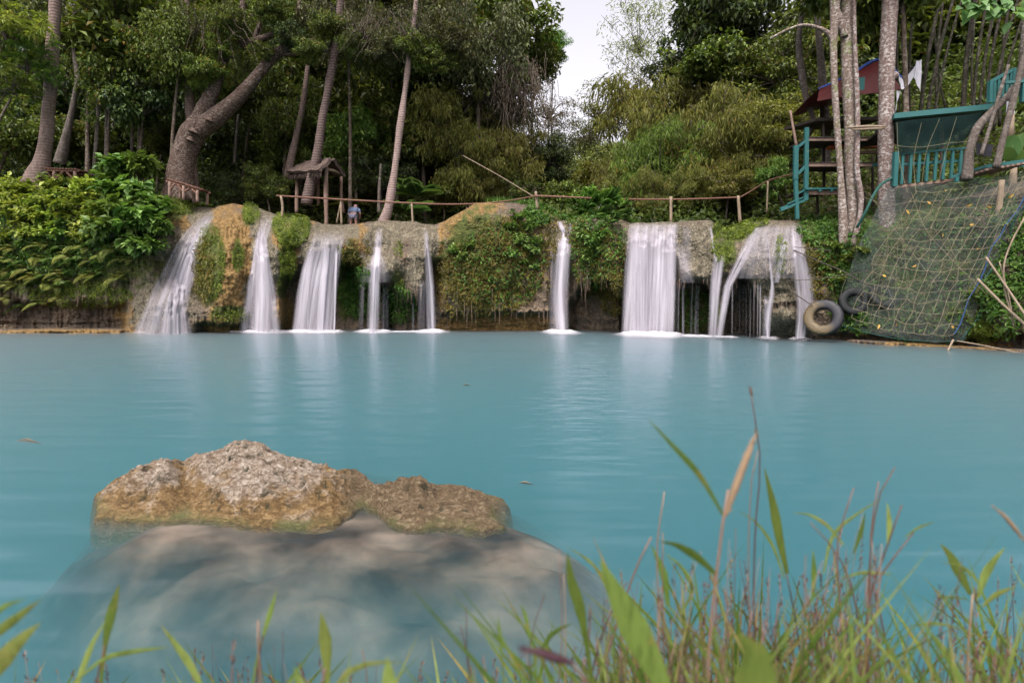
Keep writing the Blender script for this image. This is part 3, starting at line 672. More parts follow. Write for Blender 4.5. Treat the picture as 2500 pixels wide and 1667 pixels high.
waterfall('fourth waterfall from the left, slim stream striking a lower rock lump', [
    S(rows=[(548, 916, 938), (590, 912, 934), (622, 908, 932), (650, 904, 930), (700, 900, 930), (818, 892, 928)], dens=[0.3, 0.6, 0.75, 0.65, 0.6], seed=9, nu=26, off=0.08, soft=0.42),
    S(rows=[(622, 900, 940), (650, 880, 955), (690, 872, 960)], dens=[0.25, 0.28, 0.1], seed=10, nu=30, soft=0.3),
    S(rows=[(680, 876, 892), (818, 872, 888)], dens=[0.35, 0.15], seed=11, nu=12, soft=0.4), S(rows=[(690, 930, 950), (818, 926, 952)], dens=[0.3, 0.18], seed=12, nu=12, soft=0.4)])
waterfall('fifth waterfall from the left, narrow straight stream beside the creeper-covered cliff', [
    S(rows=[(550, 1030, 1044), (590, 1034, 1054), (640, 1036, 1060), (700, 1038, 1064), (818, 1040, 1068)], dens=[0.3, 0.7, 0.8, 0.75], seed=13, nu=24, off=0.1, soft=0.42),
    S(rows=[(680, 1022, 1045), (818, 1016, 1045)], dens=[0.3, 0.2], seed=14, nu=14, soft=0.4), S(rows=[(730, 1005, 1012), (818, 1004, 1012)], dens=[0.5, 0.3], seed=15, nu=8, soft=0.4)])
waterfall('sixth waterfall from the left, lone thin column between two overgrown cliff faces', [
    S(rows=[(539, 1354, 1370), (556, 1362, 1378), (580, 1370, 1392), (600, 1358, 1400)], dens=[0.4, 0.7, 0.8], seed=17, nu=16, off=0.08, soft=0.35, start=0.05),
    S(rows=[(540, 1386, 1402), (560, 1380, 1400), (585, 1372, 1400)], dens=[0.25, 0.5, 0.5], seed=18, nu=12, off=0.06, soft=0.4, start=0.05),
    S(rows=[(578, 1360, 1400), (600, 1350, 1398), (640, 1346, 1394), (720, 1348, 1390), (818, 1350, 1392)], dens=[0.7, 0.9, 0.85, 0.75, 0.7], seed=19, nu=30, off=0.1, soft=0.4, start=0.08),
    S(rows=[(600, 1340, 1362), (700, 1340, 1362), (818, 1338, 1362)], dens=[0.3, 0.3, 0.2], seed=20, nu=12, soft=0.4)])
waterfall('widest waterfall, a dense white curtain right of the centre', [
    S(rows=[(543, 1534, 1662), (565, 1528, 1660), (620, 1522, 1655), (700, 1518, 1652), (822, 1514, 1650)], dens=[0.35, 0.6, 0.8, 0.72, 0.62], seed=21, nu=90, off=0.06, soft=0.1, start=0.04),
    S(rows=[(550, 1540, 1655), (600, 1534, 1650), (700, 1534, 1646), (822, 1534, 1640)], dens=[0.2, 0.7, 0.75, 0.6], seed=22, nu=60, off=0.18, soft=0.16, start=0.1),
    S(rows=[(590, 1530, 1590), (640, 1530, 1588), (822, 1536, 1586)], dens=[0.15, 0.6, 0.5], seed=23, nu=40, off=0.3, soft=0.3),
    S(rows=[(640, 1575, 1640), (700, 1572, 1640), (822, 1570, 1636)], dens=[0.15, 0.5, 0.45], seed=24, nu=40, off=0.36, soft=0.35),
    S(rows=[(590, 1650, 1670), (650, 1652, 1690), (690, 1655, 1700)], dens=[0.2, 0.4, 0.25], seed=25, nu=24, soft=0.3),
    S(rows=[(548, 1662, 1690), (680, 1664, 1694)], dens=[0.18, 0.12], seed=26, nu=16, soft=0.3),
    S(rows=[(688, 1664, 1672), (822, 1665, 1671)], dens=0.7, seed=27, nu=8, soft=0.4), S(rows=[(690, 1686, 1694), (822, 1683, 1690)], dens=[0.5, 0.3], seed=28, nu=8, soft=0.4),
    S(rows=[(688, 1696, 1708), (822, 1693, 1706)], dens=[0.5, 0.4], seed=29, nu=8, soft=0.4), S(rows=[(688, 1652, 1660), (822, 1650, 1658)], dens=[0.4, 0.2], seed=30, nu=8, soft=0.4),
    S(rows=[(550, 1728, 1738), (600, 1738, 1746), (640, 1745, 1756)], dens=[0.3, 0.5, 0.5], seed=31, nu=10, soft=0.4)])
waterfall('rightmost waterfall, thin veils and strings over a broad grey rock dome beside the tyre', [
    S(rows=[(548, 1838, 1880), (580, 1808, 1850), (620, 1785, 1822), (660, 1768, 1800), (700, 1758, 1790), (822, 1745, 1765)], dens=[0.2, 0.45, 0.55, 0.6, 0.5], seed=32, nu=30, soft=0.3),
    S(rows=[(620, 1738, 1775), (660, 1735, 1772), (720, 1730, 1760), (822, 1726, 1752)], dens=[0.35, 0.65, 0.6, 0.5], seed=33, nu=24, soft=0.35, off=0.09),
    S(rows=[(560, 1864, 1876), (620, 1866, 1878), (680, 1880, 1892), (720, 1872, 1892), (760, 1866, 1886), (826, 1870, 1880)], dens=[0.2, 0.45, 0.6, 0.65, 0.7], seed=34, nu=14, soft=0.35, off=0.08),
    S(rows=[(720, 1862, 1880), (826, 1858, 1874)], dens=[0.4, 0.3], seed=35, nu=10, soft=0.4),
    S(rows=[(545, 1924, 1950), (580, 1926, 1957), (640, 1930, 1966), (700, 1936, 1980), (760, 1942, 1980), (826, 1938, 1970)], dens=[0.35, 0.6, 0.6, 0.6, 0.75], seed=36, nu=24, soft=0.3, off=0.07),
    S(rows=[(575, 1918, 1932), (590, 1908, 1920), (640, 1900, 1912), (690, 1888, 1904)], dens=[0.6, 0.55, 0.4], seed=37, nu=12, soft=0.35),
    S(rows=[(600, 1945, 1972), (640, 1948, 1980), (700, 1955, 1992), (770, 1950, 1996)], dens=[0.3, 0.5, 0.45, 0.2], seed=38, nu=16, soft=0.35),
    S(rows=[(545, 1840, 1960), (600, 1800, 1965), (680, 1790, 1970)], dens=[0.30, 0.30, 0.12], seed=39, nu=60, soft=0.1)]
    + [S(rows=[(684 + 3 * (k % 3), x - 2, x + 3), (823, x - 3, x + 1)], dens=[0.45, 0.15 + 0.25 * ((k * 7) % 3) / 2], seed=40 + k, nu=6, soft=0.4, nvv=30) for k, x in enumerate([1788, 1797, 1806, 1815, 1822, 1832, 1841, 1850, 1856])])

# foam at the feet of the falls: low soft mounds of spray on the water
g = NG('foam'); g.t.nodes.remove(g.p)
df = g.n('ShaderNodeBsdfDiffuse'); df.inputs[0].default_value = (0.66, 0.65, 0.69, 1); tp_ = g.n('ShaderNodeBsdfTransparent')
nn = g.noise(g.geo((1.2, 4, 1)), 2.0, 3); m2 = g.n('ShaderNodeMixShader')
g.l(g.math('MULTIPLY', g.attr('dens'), g.ramp(nn, [(0.3, 0.75), (0.6, 1.0)]), True), m2.inputs[0]); g.l(tp_.outputs[0], m2.inputs[1]); g.l(df.outputs[0], m2.inputs[2]); g.l(m2.outputs[0], g.out.inputs[0])
M['foam'] = g.m
mb = MB(); DN = []
FO = [(330, 470, 0.75), (590, 700, 0.85), (700, 835, 1.0), (880, 945, 0.9), (1030, 1075, 0.95), (1340, 1400, 1.0), (1515, 1665, 1.25), (1665, 1770, 0.55), (1745, 1800, 0.4), (1865, 1895, 0.6), (1940, 1970, 0.6), (950, 1040, 0.4), (560, 600, 0.4)]
for a_, b_, s_ in FO:
    c_ = (a_ + b_) / 2; hw = (b_ - a_) / 2
    n_u, n_v = 80, 26
    u = np.linspace(-1, 1, n_u)[:, None]; v_ = np.linspace(0, 1, n_v)[None]
    px = c_ + u * (hw + 50 * s_) + 0 * v_
    core = np.clip(1 - np.abs(u) * (hw + 50 * s_) / (hw + 18), 0, 1) * 0.0 + np.exp(-(np.maximum(np.abs(u) * (hw + 50 * s_) - hw * 0.7, 0) / (22 * s_ + 4)) ** 2)
    Yb = D_base(px) - 0.15; wdt = 1.5 * s_
    Yv = Yb - v_ * wdt * (0.35 + 0.65 * core)
    z = (0.015 + 0.11 * s_ * core * np.sin(np.pi * np.clip(v_ * 1.2 + 0.35, 0, 1)) ** 2) * (1 + 0.3 * fbm(px / 12, v_ * 4, 0, 5, 3))
    P = np.stack([(px - 1250) / F_PX * Yv, Yv, z], -1)
    mb.add(P.reshape(-1, 3), grid_faces(n_u, n_v)[:, ::-1])
    dn = core ** 1.3 * sstep(0, 0.12, v_) * (1 - sstep(0.0, 0.95, v_)) ** 1.6 * min(.85, 0.6 + 0.25 * s_)
    DN.append(dn.ravel())
tag(mb.build('foam', M['foam'], None, True, {'dens': np.concatenate(DN)}), 'white foam and spray where the falls meet the pool', 'foam', kind='stuff')

# ------------------------------------------------------------------ foliage building blocks
T_DIA = (np.array([(0, 0, 0), (.42, .5, .10), (1, 0, -.14), (.42, -.5, .10)]), np.array([(0, 2, 1), (0, 3, 2)]))
T_OVA = (np.array([(0, 0, 0), (.22, .34, .07), (.55, .46, .09), (1, 0, -.16), (.55, -.46, .09), (.22, -.34, .07), (.45, 0, .0)]),
         np.array([(0, 6, 1), (1, 6, 2), (2, 6, 3), (0, 5, 6), (5, 4, 6), (4, 3, 6)]))
T_LAN = (np.array([(0, 0, 0), (.35, .5, .06), (1, 0, -.25), (.35, -.5, .06)]), np.array([(0, 2, 1), (0, 3, 2)]))
def leaves(mb, P, Ax, N, L, W, T, rnd=None):
    P = np.asarray(P, float); n = len(P); tv, tf = T
    a = norm(Ax); b = norm(np.cross(N, a)); c = np.cross(a, b)
    L = np.broadcast_to(L, (n,))[:, None, None]; W = np.broadcast_to(W, (n,))[:, None, None]
    V = P[:, None] + a[:, None] * tv[None, :, 0:1] * L + b[:, None] * tv[None, :, 1:2] * W + c[:, None] * tv[None, :, 2:3] * L
    k = len(tv); Fi = (tf[None] + (np.arange(n) * k)[:, None, None]).reshape(-1, 3)
    r = rng.random(n) if rnd is None else rnd
    mb.add(V.reshape(-1, 3), Fi, rnd=np.repeat(r, len(tf)))
def rdir(n): return norm(rng.normal(size=(n, 3)))

def crown_proto(kind, seed, R=3.0, clumps=46, per=330, L=.20, W=.09, T=T_DIA, cr=(.55, 1.0), flat=.8, droop=.5, spread=1.0, hang=0.0, whorl=0, limb=1.0):
    global rng
    save = rng; rng = np.random.default_rng(seed)
    mb = MB(); tw = MB()
    c = rdir(clumps) * (rng.random((clumps, 1)) ** 0.45) * R * 0.82; c[:, 2] *= flat
    lob = fbm(c[:, 0] * .5, c[:, 1] * .5, c[:, 2] * .5, seed, 2); c *= (1 + .55 * lob)[:, None]
    far_ = rng.random(clumps) < .16; c[far_] *= 1.22
    for k in range(clumps):
        rc = rng.uniform(*cr) * R / 3.0 * (.7 if far_[k] else 1); m = int(per * rng.uniform(.6, 1.3) * (rc / cr[1] * 3 / R) ** 1.5)
        tone = rng.random() * .55 - .2
        if whorl:
            q = max(6, m // whorl)
            d = rdir(q); d[:, 2] = np.abs(d[:, 2]) * .9 - .25; ctr = c[k] + norm(d) * rc * (.7 + .3 * rng.random((q, 1)))
            P = np.repeat(ctr, whorl, 0); ax = norm(rdir(len(P)) * [1, 1, .35] + [0, 0, -.35] + np.repeat(norm(d), whorl, 0) * .45)
            Nn = rdir(len(P)) * .25 + [0, 0, 1]
            rn = np.clip(np.repeat(rng.random(q) * .5 + .25 + tone * .5, whorl) + rng.normal(size=len(P)) * .13, 0, 1)
        else:
            d = rdir(m); d[:, 2] = d[:, 2] * .75 + .18; d = norm(d)
            ctr = c[k] + d * rc * (rng.random((m, 1)) ** 0.4) * [spread, spread, .75]
            if hang: ctr[:, 2] -= hang * rc * rng.random(m) ** 2
            P = ctr; ax = norm(d * .6 + rdir(m) * .8 + [0, 0, -droop]); Nn = rdir(m) * .45 + [0, 0, 1] + d * .4
            rn = np.clip(rng.random(m) * .8 + .1 + tone * .5, 0, 1)
        s = rng.uniform(.7, 1.25, len(P)); leaves(mb, P, ax, Nn, L * s, W * s, T, rn)
        # limb from the centre to the clump, and a few twigs inside it
        mid = c[k] * .5 + rng.normal(size=3) * .2 - [0, 0, .25 * R * .3]
        tube(tw, [np.array([0, 0, -R * .35]), mid, c[k]], [.05 * R / 3 * 1.3 * limb, .03 * limb, .012], 5, 7)
        for _ in range(3):
            e = c[k] + rdir(1)[0] * rc * .95; tube(tw, [c[k] * .92, (c[k] + e) / 2 + rng.normal(size=3) * .08, e], [.014, .01, .005], 4, 4)
    rng = save
    return mb.mesh('crown_' + kind), tw.mesh('limbs_' + kind, M['bark_grey'], True)
PROTO = {}
def proto(kind, seeds, **kw): PROTO[kind] = [crown_proto(kind, s, **kw) for s in seeds]
proto('broad', (1, 2, 3), L=.36, W=.17, T=T_DIA, clumps=46, per=165)
proto('small', (4, 5), L=.24, W=.11, T=T_DIA, clumps=58, per=230, cr=(.45, .85))
proto('big', (6, 7), L=.34, W=.19, T=T_OVA, clumps=36, per=120, droop=.7)
proto('mango', (8,), L=.50, W=.11, T=T_LAN, clumps=26, per=150, whorl=9)
proto('airy', (9, 10), L=.24, W=.09, T=T_DIA, clumps=40, per=75, cr=(.5, .9), flat=.9)
proto('bamboo', (11, 12), L=.34, W=.05, T=T_LAN, clumps=62, per=300, droop=1.1, cr=(.4, .95), hang=1.1, flat=1.0)
proto('sparse', (14, 15), L=.24, W=.06, T=T_DIA, clumps=44, per=60, limb=.3, cr=(.5, 1.0), flat=1.0)
proto('hanging', (13,), L=.25, W=.10, T=T_DIA, clumps=54, per=200, droop=1.2, cr=(.4, .7), hang=2.2, flat=.9)

GROW = 1.32
def tree(px, py, Y, rpx, kind, leafm, label, base=None, trunk_r=None, bark='bark', flat=1.0, v=0, name='tree', cat='tree', group=None, wide=1.0):
    """a tree whose crown centre shows at px,py; base: px of the foot, the foot stands on the ground"""
    c = A(px, py, Y); r = GROW * rpx * Y / F_PX / 3.0
    b = ground(base if base is not None else px + rng.uniform(-25, 25), Y + rng.uniform(-.2, .2))
    if b.z > c.z - 1.0 * r: b.z = min(b.z, c.z - 1.2 * r)
    root = empty(name, b, label, cat, group)
    cm, tm = PROTO[kind][v % len(PROTO[kind])]
    o = link_mesh('crown', cm, root, c - b)
    if not cm.materials: cm.materials.append(LEAF[leafm])
    o.material_slots[0].link = 'OBJECT'; o.material_slots[0].material = LEAF[leafm]
    rz = rng.uniform(0, 6.28); o.rotation_euler.z = rz; o.scale = (r * wide, r * wide, r * flat)
    o2 = link_mesh('branches', tm, root, c - b); o2.rotation_euler.z = rz; o2.scale = o.scale
    tr_ = trunk_r or max(.05, .11 * r)
    mb = MB(); e = c - b; e.z -= r * 1.0
    if e.z > .3:
        tube(mb, [(0, 0, -.3), (e.x * .3 + rng.normal() * .1, e.y * .3, e.z * .4), (e.x, e.y, e.z + r * .6)], [tr_ * 1.3, tr_, tr_ * .5], 9, 14, rough=.5, seed=int(px))
        mb.build('trunk', M[bark], root, True)
    return root

TREES = [
 # far, closing the slope
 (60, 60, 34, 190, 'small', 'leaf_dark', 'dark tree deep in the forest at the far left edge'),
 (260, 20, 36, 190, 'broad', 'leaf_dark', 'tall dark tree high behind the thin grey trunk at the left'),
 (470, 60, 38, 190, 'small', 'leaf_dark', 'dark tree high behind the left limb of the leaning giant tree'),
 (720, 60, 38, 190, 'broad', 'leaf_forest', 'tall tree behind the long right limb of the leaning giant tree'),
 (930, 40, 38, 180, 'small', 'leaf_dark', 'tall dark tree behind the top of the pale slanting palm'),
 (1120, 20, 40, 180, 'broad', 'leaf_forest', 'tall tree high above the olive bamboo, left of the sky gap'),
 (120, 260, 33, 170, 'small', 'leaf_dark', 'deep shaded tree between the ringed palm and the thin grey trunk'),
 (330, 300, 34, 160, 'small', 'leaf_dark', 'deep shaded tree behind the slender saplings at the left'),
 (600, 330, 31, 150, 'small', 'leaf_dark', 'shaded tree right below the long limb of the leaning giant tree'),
 (800, 250, 35, 150, 'broad', 'leaf_forest', 'green tree up behind the dark slanting palm'),
 # left foreground of the forest
 (215, 60, 25, 105, 'hanging', 'leaf_forest', 'drooping tree right of the ringed palm at the top left'),
 (345, 90, 25, 120, 'broad', 'leaf_forest', 'mid green tree top between the palm and the giant tree'),
 (270, 215, 23.5, 75, 'big', 'leaf_forest', 'tree with large drooping leaves above the slender saplings'),
 (350, 250, 24, 70, 'big', 'leaf_dark', 'dark large-leaved tree just left of the giant trunk'),
 (440, 110, 23.5, 85, 'hanging', 'leaf_yellowgreen', 'yellow-green hanging foliage tree over the reddish palm'),
 (490, 190, 24.5, 55, 'airy', 'leaf_yellowgreen', 'thin yellow-green tree beside the fork of the giant tree'),
 (700, 260, 27, 90, 'small', 'leaf_forest', 'brushy tree under the long limb, left of the dark palm'),
 (760, 130, 29, 100, 'broad', 'leaf_forest', 'leafy tree behind the bend of the long limb'),
 (850, 60, 25, 85, 'hanging', 'leaf_greygreen', 'grey-green hanging tree left of the pale slanting palm top'),
 (950, 120, 27, 80, 'hanging', 'leaf_forest', 'vine-hung tree right behind the pale slanting palm'),
 (860, 340, 27, 80, 'broad', 'leaf_bright', 'fresh green tree to the right above the thatched hut'),
 (800, 400, 27, 55, 'small', 'leaf_forest', 'low bushy tree directly behind the thatched hut'),
 (945, 330, 28, 80, 'broad', 'leaf_forest', 'green tree behind the middle of the pale slanting palm'),
 (930, 430, 27, 60, 'small', 'leaf_dark', 'low dark tree behind the foot of the pale slanting palm'),
 (1050, 60, 28, 100, 'small', 'leaf_greygreen', 'grey-green tree high right of the pale slanting palm'),
 (1060, 190, 29, 90, 'broad', 'leaf_dark', 'dark tree above the olive bamboo at mid height'),
 (1170, 110, 27, 110, 'hanging', 'leaf_greygreen', 'large grey-green creeper-covered tree left of the sky gap'),
 (1245, 40, 31, 75, 'broad', 'leaf_forest', 'tree top right above the creeper-covered tree, beside the sky'),
 (1230, 220, 28, 90, 'hanging', 'leaf_brown', 'tree smothered in dry brown vines left of the sky gap'),
 (1305, 150, 33, 55, 'broad', 'leaf_forest', 'tree at the left rim of the sky gap, below its topmost twigs'),
 (1350, 110, 34, 34, 'small', 'leaf_bright', 'fresh green tree top poking into the sky gap from the left'),
 (1340, 270, 30, 50, 'airy', 'leaf_brown', 'brownish twiggy tree low at the left rim of the sky gap'),
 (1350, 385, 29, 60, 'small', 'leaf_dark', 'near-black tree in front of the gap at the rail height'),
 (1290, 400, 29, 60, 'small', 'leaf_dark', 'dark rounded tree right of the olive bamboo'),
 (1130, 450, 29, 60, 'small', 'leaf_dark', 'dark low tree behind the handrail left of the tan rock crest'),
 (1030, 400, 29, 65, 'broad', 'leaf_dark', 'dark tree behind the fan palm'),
 # understorey just behind the brink
 (560, 470, 25.5, 50, 'small', 'leaf_dark', 'dark low bush right of the giant tree foot'),
 (650, 450, 25.5, 55, 'small', 'leaf_forest', 'low green bush left of the thatched hut'),
 (905, 470, 28.0, 45, 'broad', 'leaf_forest', 'low leafy bush behind the bending person'),
 (1080, 470, 26.0, 45, 'broad', 'leaf_forest', 'low leafy bush right of the young palms'),
 (1190, 450, 26.5, 48, 'bamboo', 'leaf_olive', 'low feathery bush behind the tan rock crest'),
 (1265, 460, 26.5, 42, 'small', 'leaf_forest', 'small green bush left of the dark rail post'),
 (1370, 470, 27.0, 42, 'broad', 'leaf_forest', 'small leafy bush right of the dark rail post'),
 (1400, 430, 50, 62, 'broad', 'leaf_pale', 'pale round tree low in the gap, behind the handrail'),
 (1500, 470, 27.0, 42, 'small', 'leaf_olive', 'small olive bush behind the wide curtain, left part'),
 (1590, 465, 26.0, 48, 'bamboo', 'leaf_olive', 'feathery olive bush behind the wide curtain'),
 (1690, 460, 26.0, 50, 'bamboo', 'leaf_olive', 'feathery olive bush behind the second last rail post'),
 (1780, 450, 25.0, 50, 'small', 'leaf_olive', 'olive bush behind the last rail post'),
 (1660, 350, 29.0, 70, 'bamboo', 'leaf_yellowgreen', 'yellow-green feathery tree in the middle of the olive mass'),
 (1780, 300, 29.0, 75, 'bamboo', 'leaf_olive', 'olive feathery tree under the dark glossy boughs'),
 (700, 380, 28.0, 60, 'broad', 'leaf_forest', 'mid green tree behind the reddish thin palm'),
 (1000, 260, 28.5, 60, 'broad', 'leaf_forest', 'mid green tree right of the pale slanting palm'),
 (620, 230, 28.0, 75, 'broad', 'leaf_forest', 'mid green tree between the two limbs of the giant tree'),
 (400, 330, 27.0, 60, 'small', 'leaf_forest', 'green tree in the shade left of the giant trunk'),
 (190, 330, 27.0, 60, 'broad', 'leaf_forest', 'green leafy tree in the shade behind the thin grey trunk'),
 (30, 330, 25.0, 70, 'broad', 'leaf_forest', 'green leafy tree at the left edge behind the ringed palm'),
 # centre distance
 (1440, 400, 62, 60, 'broad', 'leaf_pale', 'pale sunlit tree far away in the gap above the falls'),
 (1500, 380, 55, 50, 'broad', 'leaf_pale', 'pale far tree right of the first one in the gap'),
 (1425, 345, 66, 38, 'airy', 'leaf_forest', 'small distant tree silhouetted low in the sky gap'),
 (1450, 450, 45, 60, 'small', 'leaf_olive', 'olive low tree beyond the stream in the centre'),
 # right of the gap
 (1690, 60, 32, 62, 'big', 'leaf_dark', 'dark glossy-leaved tree at the right rim of the sky gap'),
 (1740, 30, 32, 100, 'broad', 'leaf_dark', 'tall dark tree top right of the sky gap'),
 (1645, 170, 33, 46, 'broad', 'leaf_dark', 'dark hanging bough tree lower at the right rim of the gap'),
 (1710, 150, 31, 70, 'big', 'leaf_forest', 'green large-leaved tree right of the dark hanging bough'),
 (1830, 70, 32, 85, 'broad', 'leaf_dark', 'dark tree with sky showing through beside the three lichen trunks'),
 (1800, 190, 32, 80, 'broad', 'leaf_dark', 'shaded tree above the rounded olive bamboo'),
 (1920, 170, 29, 90, 'small', 'leaf_forest', 'forest tree left behind the three lichen trunks'),
 (1900, 310, 26, 80, 'small', 'leaf_olive', 'olive-green bushy tree left of the teal stair frame'),
 (1880, 430, 24, 45, 'big', 'leaf_bright', 'low bright large-leaved tree under the rising handrail'),
 (2040, 60, 31, 120, 'broad', 'leaf_forest', 'tall tree behind the tops of the three lichen trunks'),
 (2060, 250, 32, 110, 'small', 'leaf_dark', 'dark tree behind the red tarpaulin'),
 (2180, 80, 33, 130, 'broad', 'leaf_forest', 'tree behind the top of the stout single trunk'),
 (2300, 60, 36, 150, 'broad', 'leaf_yellowgreen', 'yellow-green tree behind the dark bamboo stems'),
 (2300, 230, 34, 120, 'small', 'leaf_forest', 'tree behind the bamboo stems above the teal walkway'),
 (2450, 80, 33, 130, 'broad', 'leaf_forest', 'forest tree behind the bamboo at the top right corner'),
 (2460, 260, 26, 80, 'broad', 'leaf_forest', 'green tree behind the upper teal railing at the right edge'),
]
for k, (px, py, Y, r, kind, lm, lab) in enumerate(TREES):
    tree(px, py, Y, r, kind, lm, lab, v=k, group='trees of the forest round the falls',
         bark='wood_dark' if px > 1400 else 'bark', trunk_r=.05 if px > 1400 else None, wide=1.0 + .12 * ((k * 5) % 4 - 1), flat=.95)
MANGO = [(18, 70, 20.5, 75, 'leaf_bank', 'mango-like tree with long bright leaves at the top left corner'),
         (70, 150, 21, 55, 'leaf_bright', 'mango-like tree with long leaves hanging just left of the ringed palm'),
         (20, 205, 20, 55, 'leaf_yellowgreen', 'lowest yellowish mango-like tree at the left edge')]
for k, (px, py, Y, r, lm, lab) in enumerate(MANGO):
    tree(px, py, Y, r, 'mango', lm, lab, group='long-leaved trees at the left edge', base=px - 90)
# feathery bamboo thickets: arching culms with drooping olive foliage
def bamboo(px, py, Y, r, lm, label, base, n=9, seed=0, kind='bamboo', flat=1.0, wide=1.1):
    root = tree(px, py, Y, r, kind, lm, label, base=base, name='bamboo_thicket', cat='bamboo', flat=flat, v=seed, wide=wide, group='feathery bamboo thickets', trunk_r=.03, bark='culm')
    for ch in list(root.children):
        if ch.name.startswith('trunk'): bpy.data.objects.remove(ch)
    mb = MB(); rr = random.Random(seed + 77); c = A(px, py, Y) - root.location; R = r * Y / F_PX
    for k in range(n):
        a = rr.uniform(0, 6.28); e = c + Vector((math.cos(a) * R * 1.05, math.sin(a) * R * .7, rr.uniform(-.3, .6) * R))
        s = Vector((rr.uniform(-.5, .5), rr.uniform(-.5, .5), -.2)); m = s.lerp(e, .5) + Vector((0, 0, R * .55))
        tube(mb, [s, m, e], [.035, .03, .01], 6, 14)
    mb.build('culms', M['culm'], root, True)
    return root
BAM = [(1075, 290, 27.5, 85, 'leaf_olive', 'olive bamboo thicket right beside the pale slanting palm', 1060),
       (1150, 390, 26.5, 80, 'leaf_olive', 'olive bamboo thicket above the tan rock crest', 1150),
       (1240, 380, 27.5, 75, 'leaf_olive', 'yellowish bamboo thicket left of the rail post', 1230),
       (1180, 310, 29, 80, 'leaf_olive', 'bamboo thicket higher up between the other olive ones', 1180),
       (1600, 300, 33, 115, 'leaf_olive', 'broad rounded olive bamboo right of the sky gap', 1650),
       (1730, 240, 33, 100, 'leaf_olive', 'high dome of olive bamboo below the dark glossy boughs', 1740),
       (1620, 400, 28, 95, 'leaf_yellowgreen', 'lighter yellow-green bamboo in the middle right of the gap', 1640),
       (1750, 370, 28, 110, 'leaf_olive', 'spreading bamboo above the rightmost handrail stretch', 1760),
       (1520, 440, 30, 60, 'leaf_olive', 'low bamboo behind the handrail in the centre', 1560),
       (1830, 360, 26, 80, 'leaf_olive', 'bamboo left of the teal stair frame', 1850)]
for k, (px, py, Y, r, lm, lab, b) in enumerate(BAM): bamboo(px, py, Y, r, lm, lab, b, seed=k)
bamboo(1460, 265, 40, 60, 'leaf_olive', 'sparse bamboo spray crossing the lower sky gap', 1620, 12, 31, 'airy', .9, 1.2)
bamboo(1560, 90, 40, 85, 'leaf_pale', 'airy bamboo tips hanging across the bright sky', 1750, 7, 32, 'sparse', 1.0, 1.0)
bamboo(1540, 220, 38, 60, 'leaf_olive', 'sparse olive spray right in the middle of the gap', 1660, 12, 33, 'airy', 1.0, 1.0)
bamboo(1440, 330, 48, 60, 'leaf_greygreen', 'thin arching bamboo low in the sky gap', 1560, 12, 34, 'airy', .8, 1.1)

# ground cover on the slopes: one mass nobody could count
mb = MB()
n = 130000
px = rng.uniform(-350, 2700, n); dy = rng.uniform(1.2, 26, n) ** 1.0
Yg = np.interp(px, tpx, cD) + dy
bare = ((px < 420) & (dy < 3.2)) | ((px > 560) & (px < 1300) & (dy < 3.2)) | ((px > 1500) & (px < 1990) & (dy < 3.0))
px, Yg, dy = px[~bare], Yg[~bare], dy[~bare]; n = len(px)
hgt = rng.random(n) ** 1.6 * (.5 + 1.0 * sstep(3, 8, dy)) * (1 + .8 * fbm(px / 60, Yg / 2, 0, 111, 3))
P = np.stack([(px - 1250) / F_PX * Yg, Yg, Tz(px, Yg) + hgt * 1.6], -1)
leaves(mb, P, rdir(n) * [1, 1, .6] + [0, -.3, .1], rdir(n) * .6 + [0, -.3, 1], rng.uniform(.12, .30, n) * (1 + dy / 25), rng.uniform(.06, .13, n) * (1 + dy / 25), T_DIA,
       np.clip(.35 + .4 * fbm(px / 45, Yg / 1.5, 0, 113, 3) + rng.normal(size=n) * .15, 0, 1))
o = mb.build('undergrowth', LEAF['leaf_forest']); tag(o, 'mixed green undergrowth covering the forest floor behind the falls', 'undergrowth', kind='stuff')

# ------------------------------------------------------------------ plants of the cliff and the banks
def frond_mesh(mb, p, d, L, w=.16, n=22, sag=.5, tone=.5, pin=T_LAN, rr=rng, pw=.2):
    """a pinnate frond: arching rachis with paired leaflets"""
    d = norm(np.asarray(d, float)); t = np.linspace(0, 1, n)
    pts = p + d * L * t[:, None] + np.array([0, 0, -1.0]) * (sag * L * t[:, None] ** 2)
    T = norm(np.gradient(pts, axis=0)); side = norm(np.cross(T, [0, 0, 1.0]))
    prof = np.sin(np.pi * np.clip(t * .92 + .12, 0, 1)) ** .7 * w * L
    for s in (-1, 1):
        ax = side * s + T * .35 + [0, 0, -.12]
        leaves(mb, pts[1:], ax[1:], np.cross(T, side)[1:] * -1 * np.sign(np.cross(T, side)[1:, 2:3] + 1e-6) * -1 + [0, 0, .2], prof[1:] + .01, prof[1:] * pw + .006, pin, np.clip(tone + rng.normal(size=n - 1) * .1, 0, 1))
    return pts
def fern_proto(seed, nf=9, L=.55, hang=.5, w=.24, n=20):
    global rng
    save = rng; rng = np.random.default_rng(seed); mb = MB()
    for k in range(nf):
        a = rng.uniform(math.pi, 2 * math.pi) if k < nf * .7 else rng.uniform(0, 6.28)
        d = np.array([math.cos(a) * .8, math.sin(a) * .8, rng.uniform(.0, .9)])
        frond_mesh(mb, np.zeros(3), d, L * rng.uniform(.7, 1.2), w, n, hang * rng.uniform(.6, 1.3), rng.uniform(.2, .85))
    rng = save; return mb.mesh('fern_fronds')
FERN = [fern_proto(200 + k, 9, .55, .65) for k in range(3)] + [fern_proto(210, 12, .9, .25, .2, 26)]
def put(name, me, loc, label, cat, group, scale=1, rz=0, mat=None, part='fronds'):
    root = empty(name, loc, label, cat, group)
    o = link_mesh(part, me, root)
    if not me.materials: me.materials.append(mat)
    o.material_slots[0].link = 'OBJECT'; o.material_slots[0].material = mat
    o.rotation_euler.z = rz; o.scale = (scale,) * 3
    return root
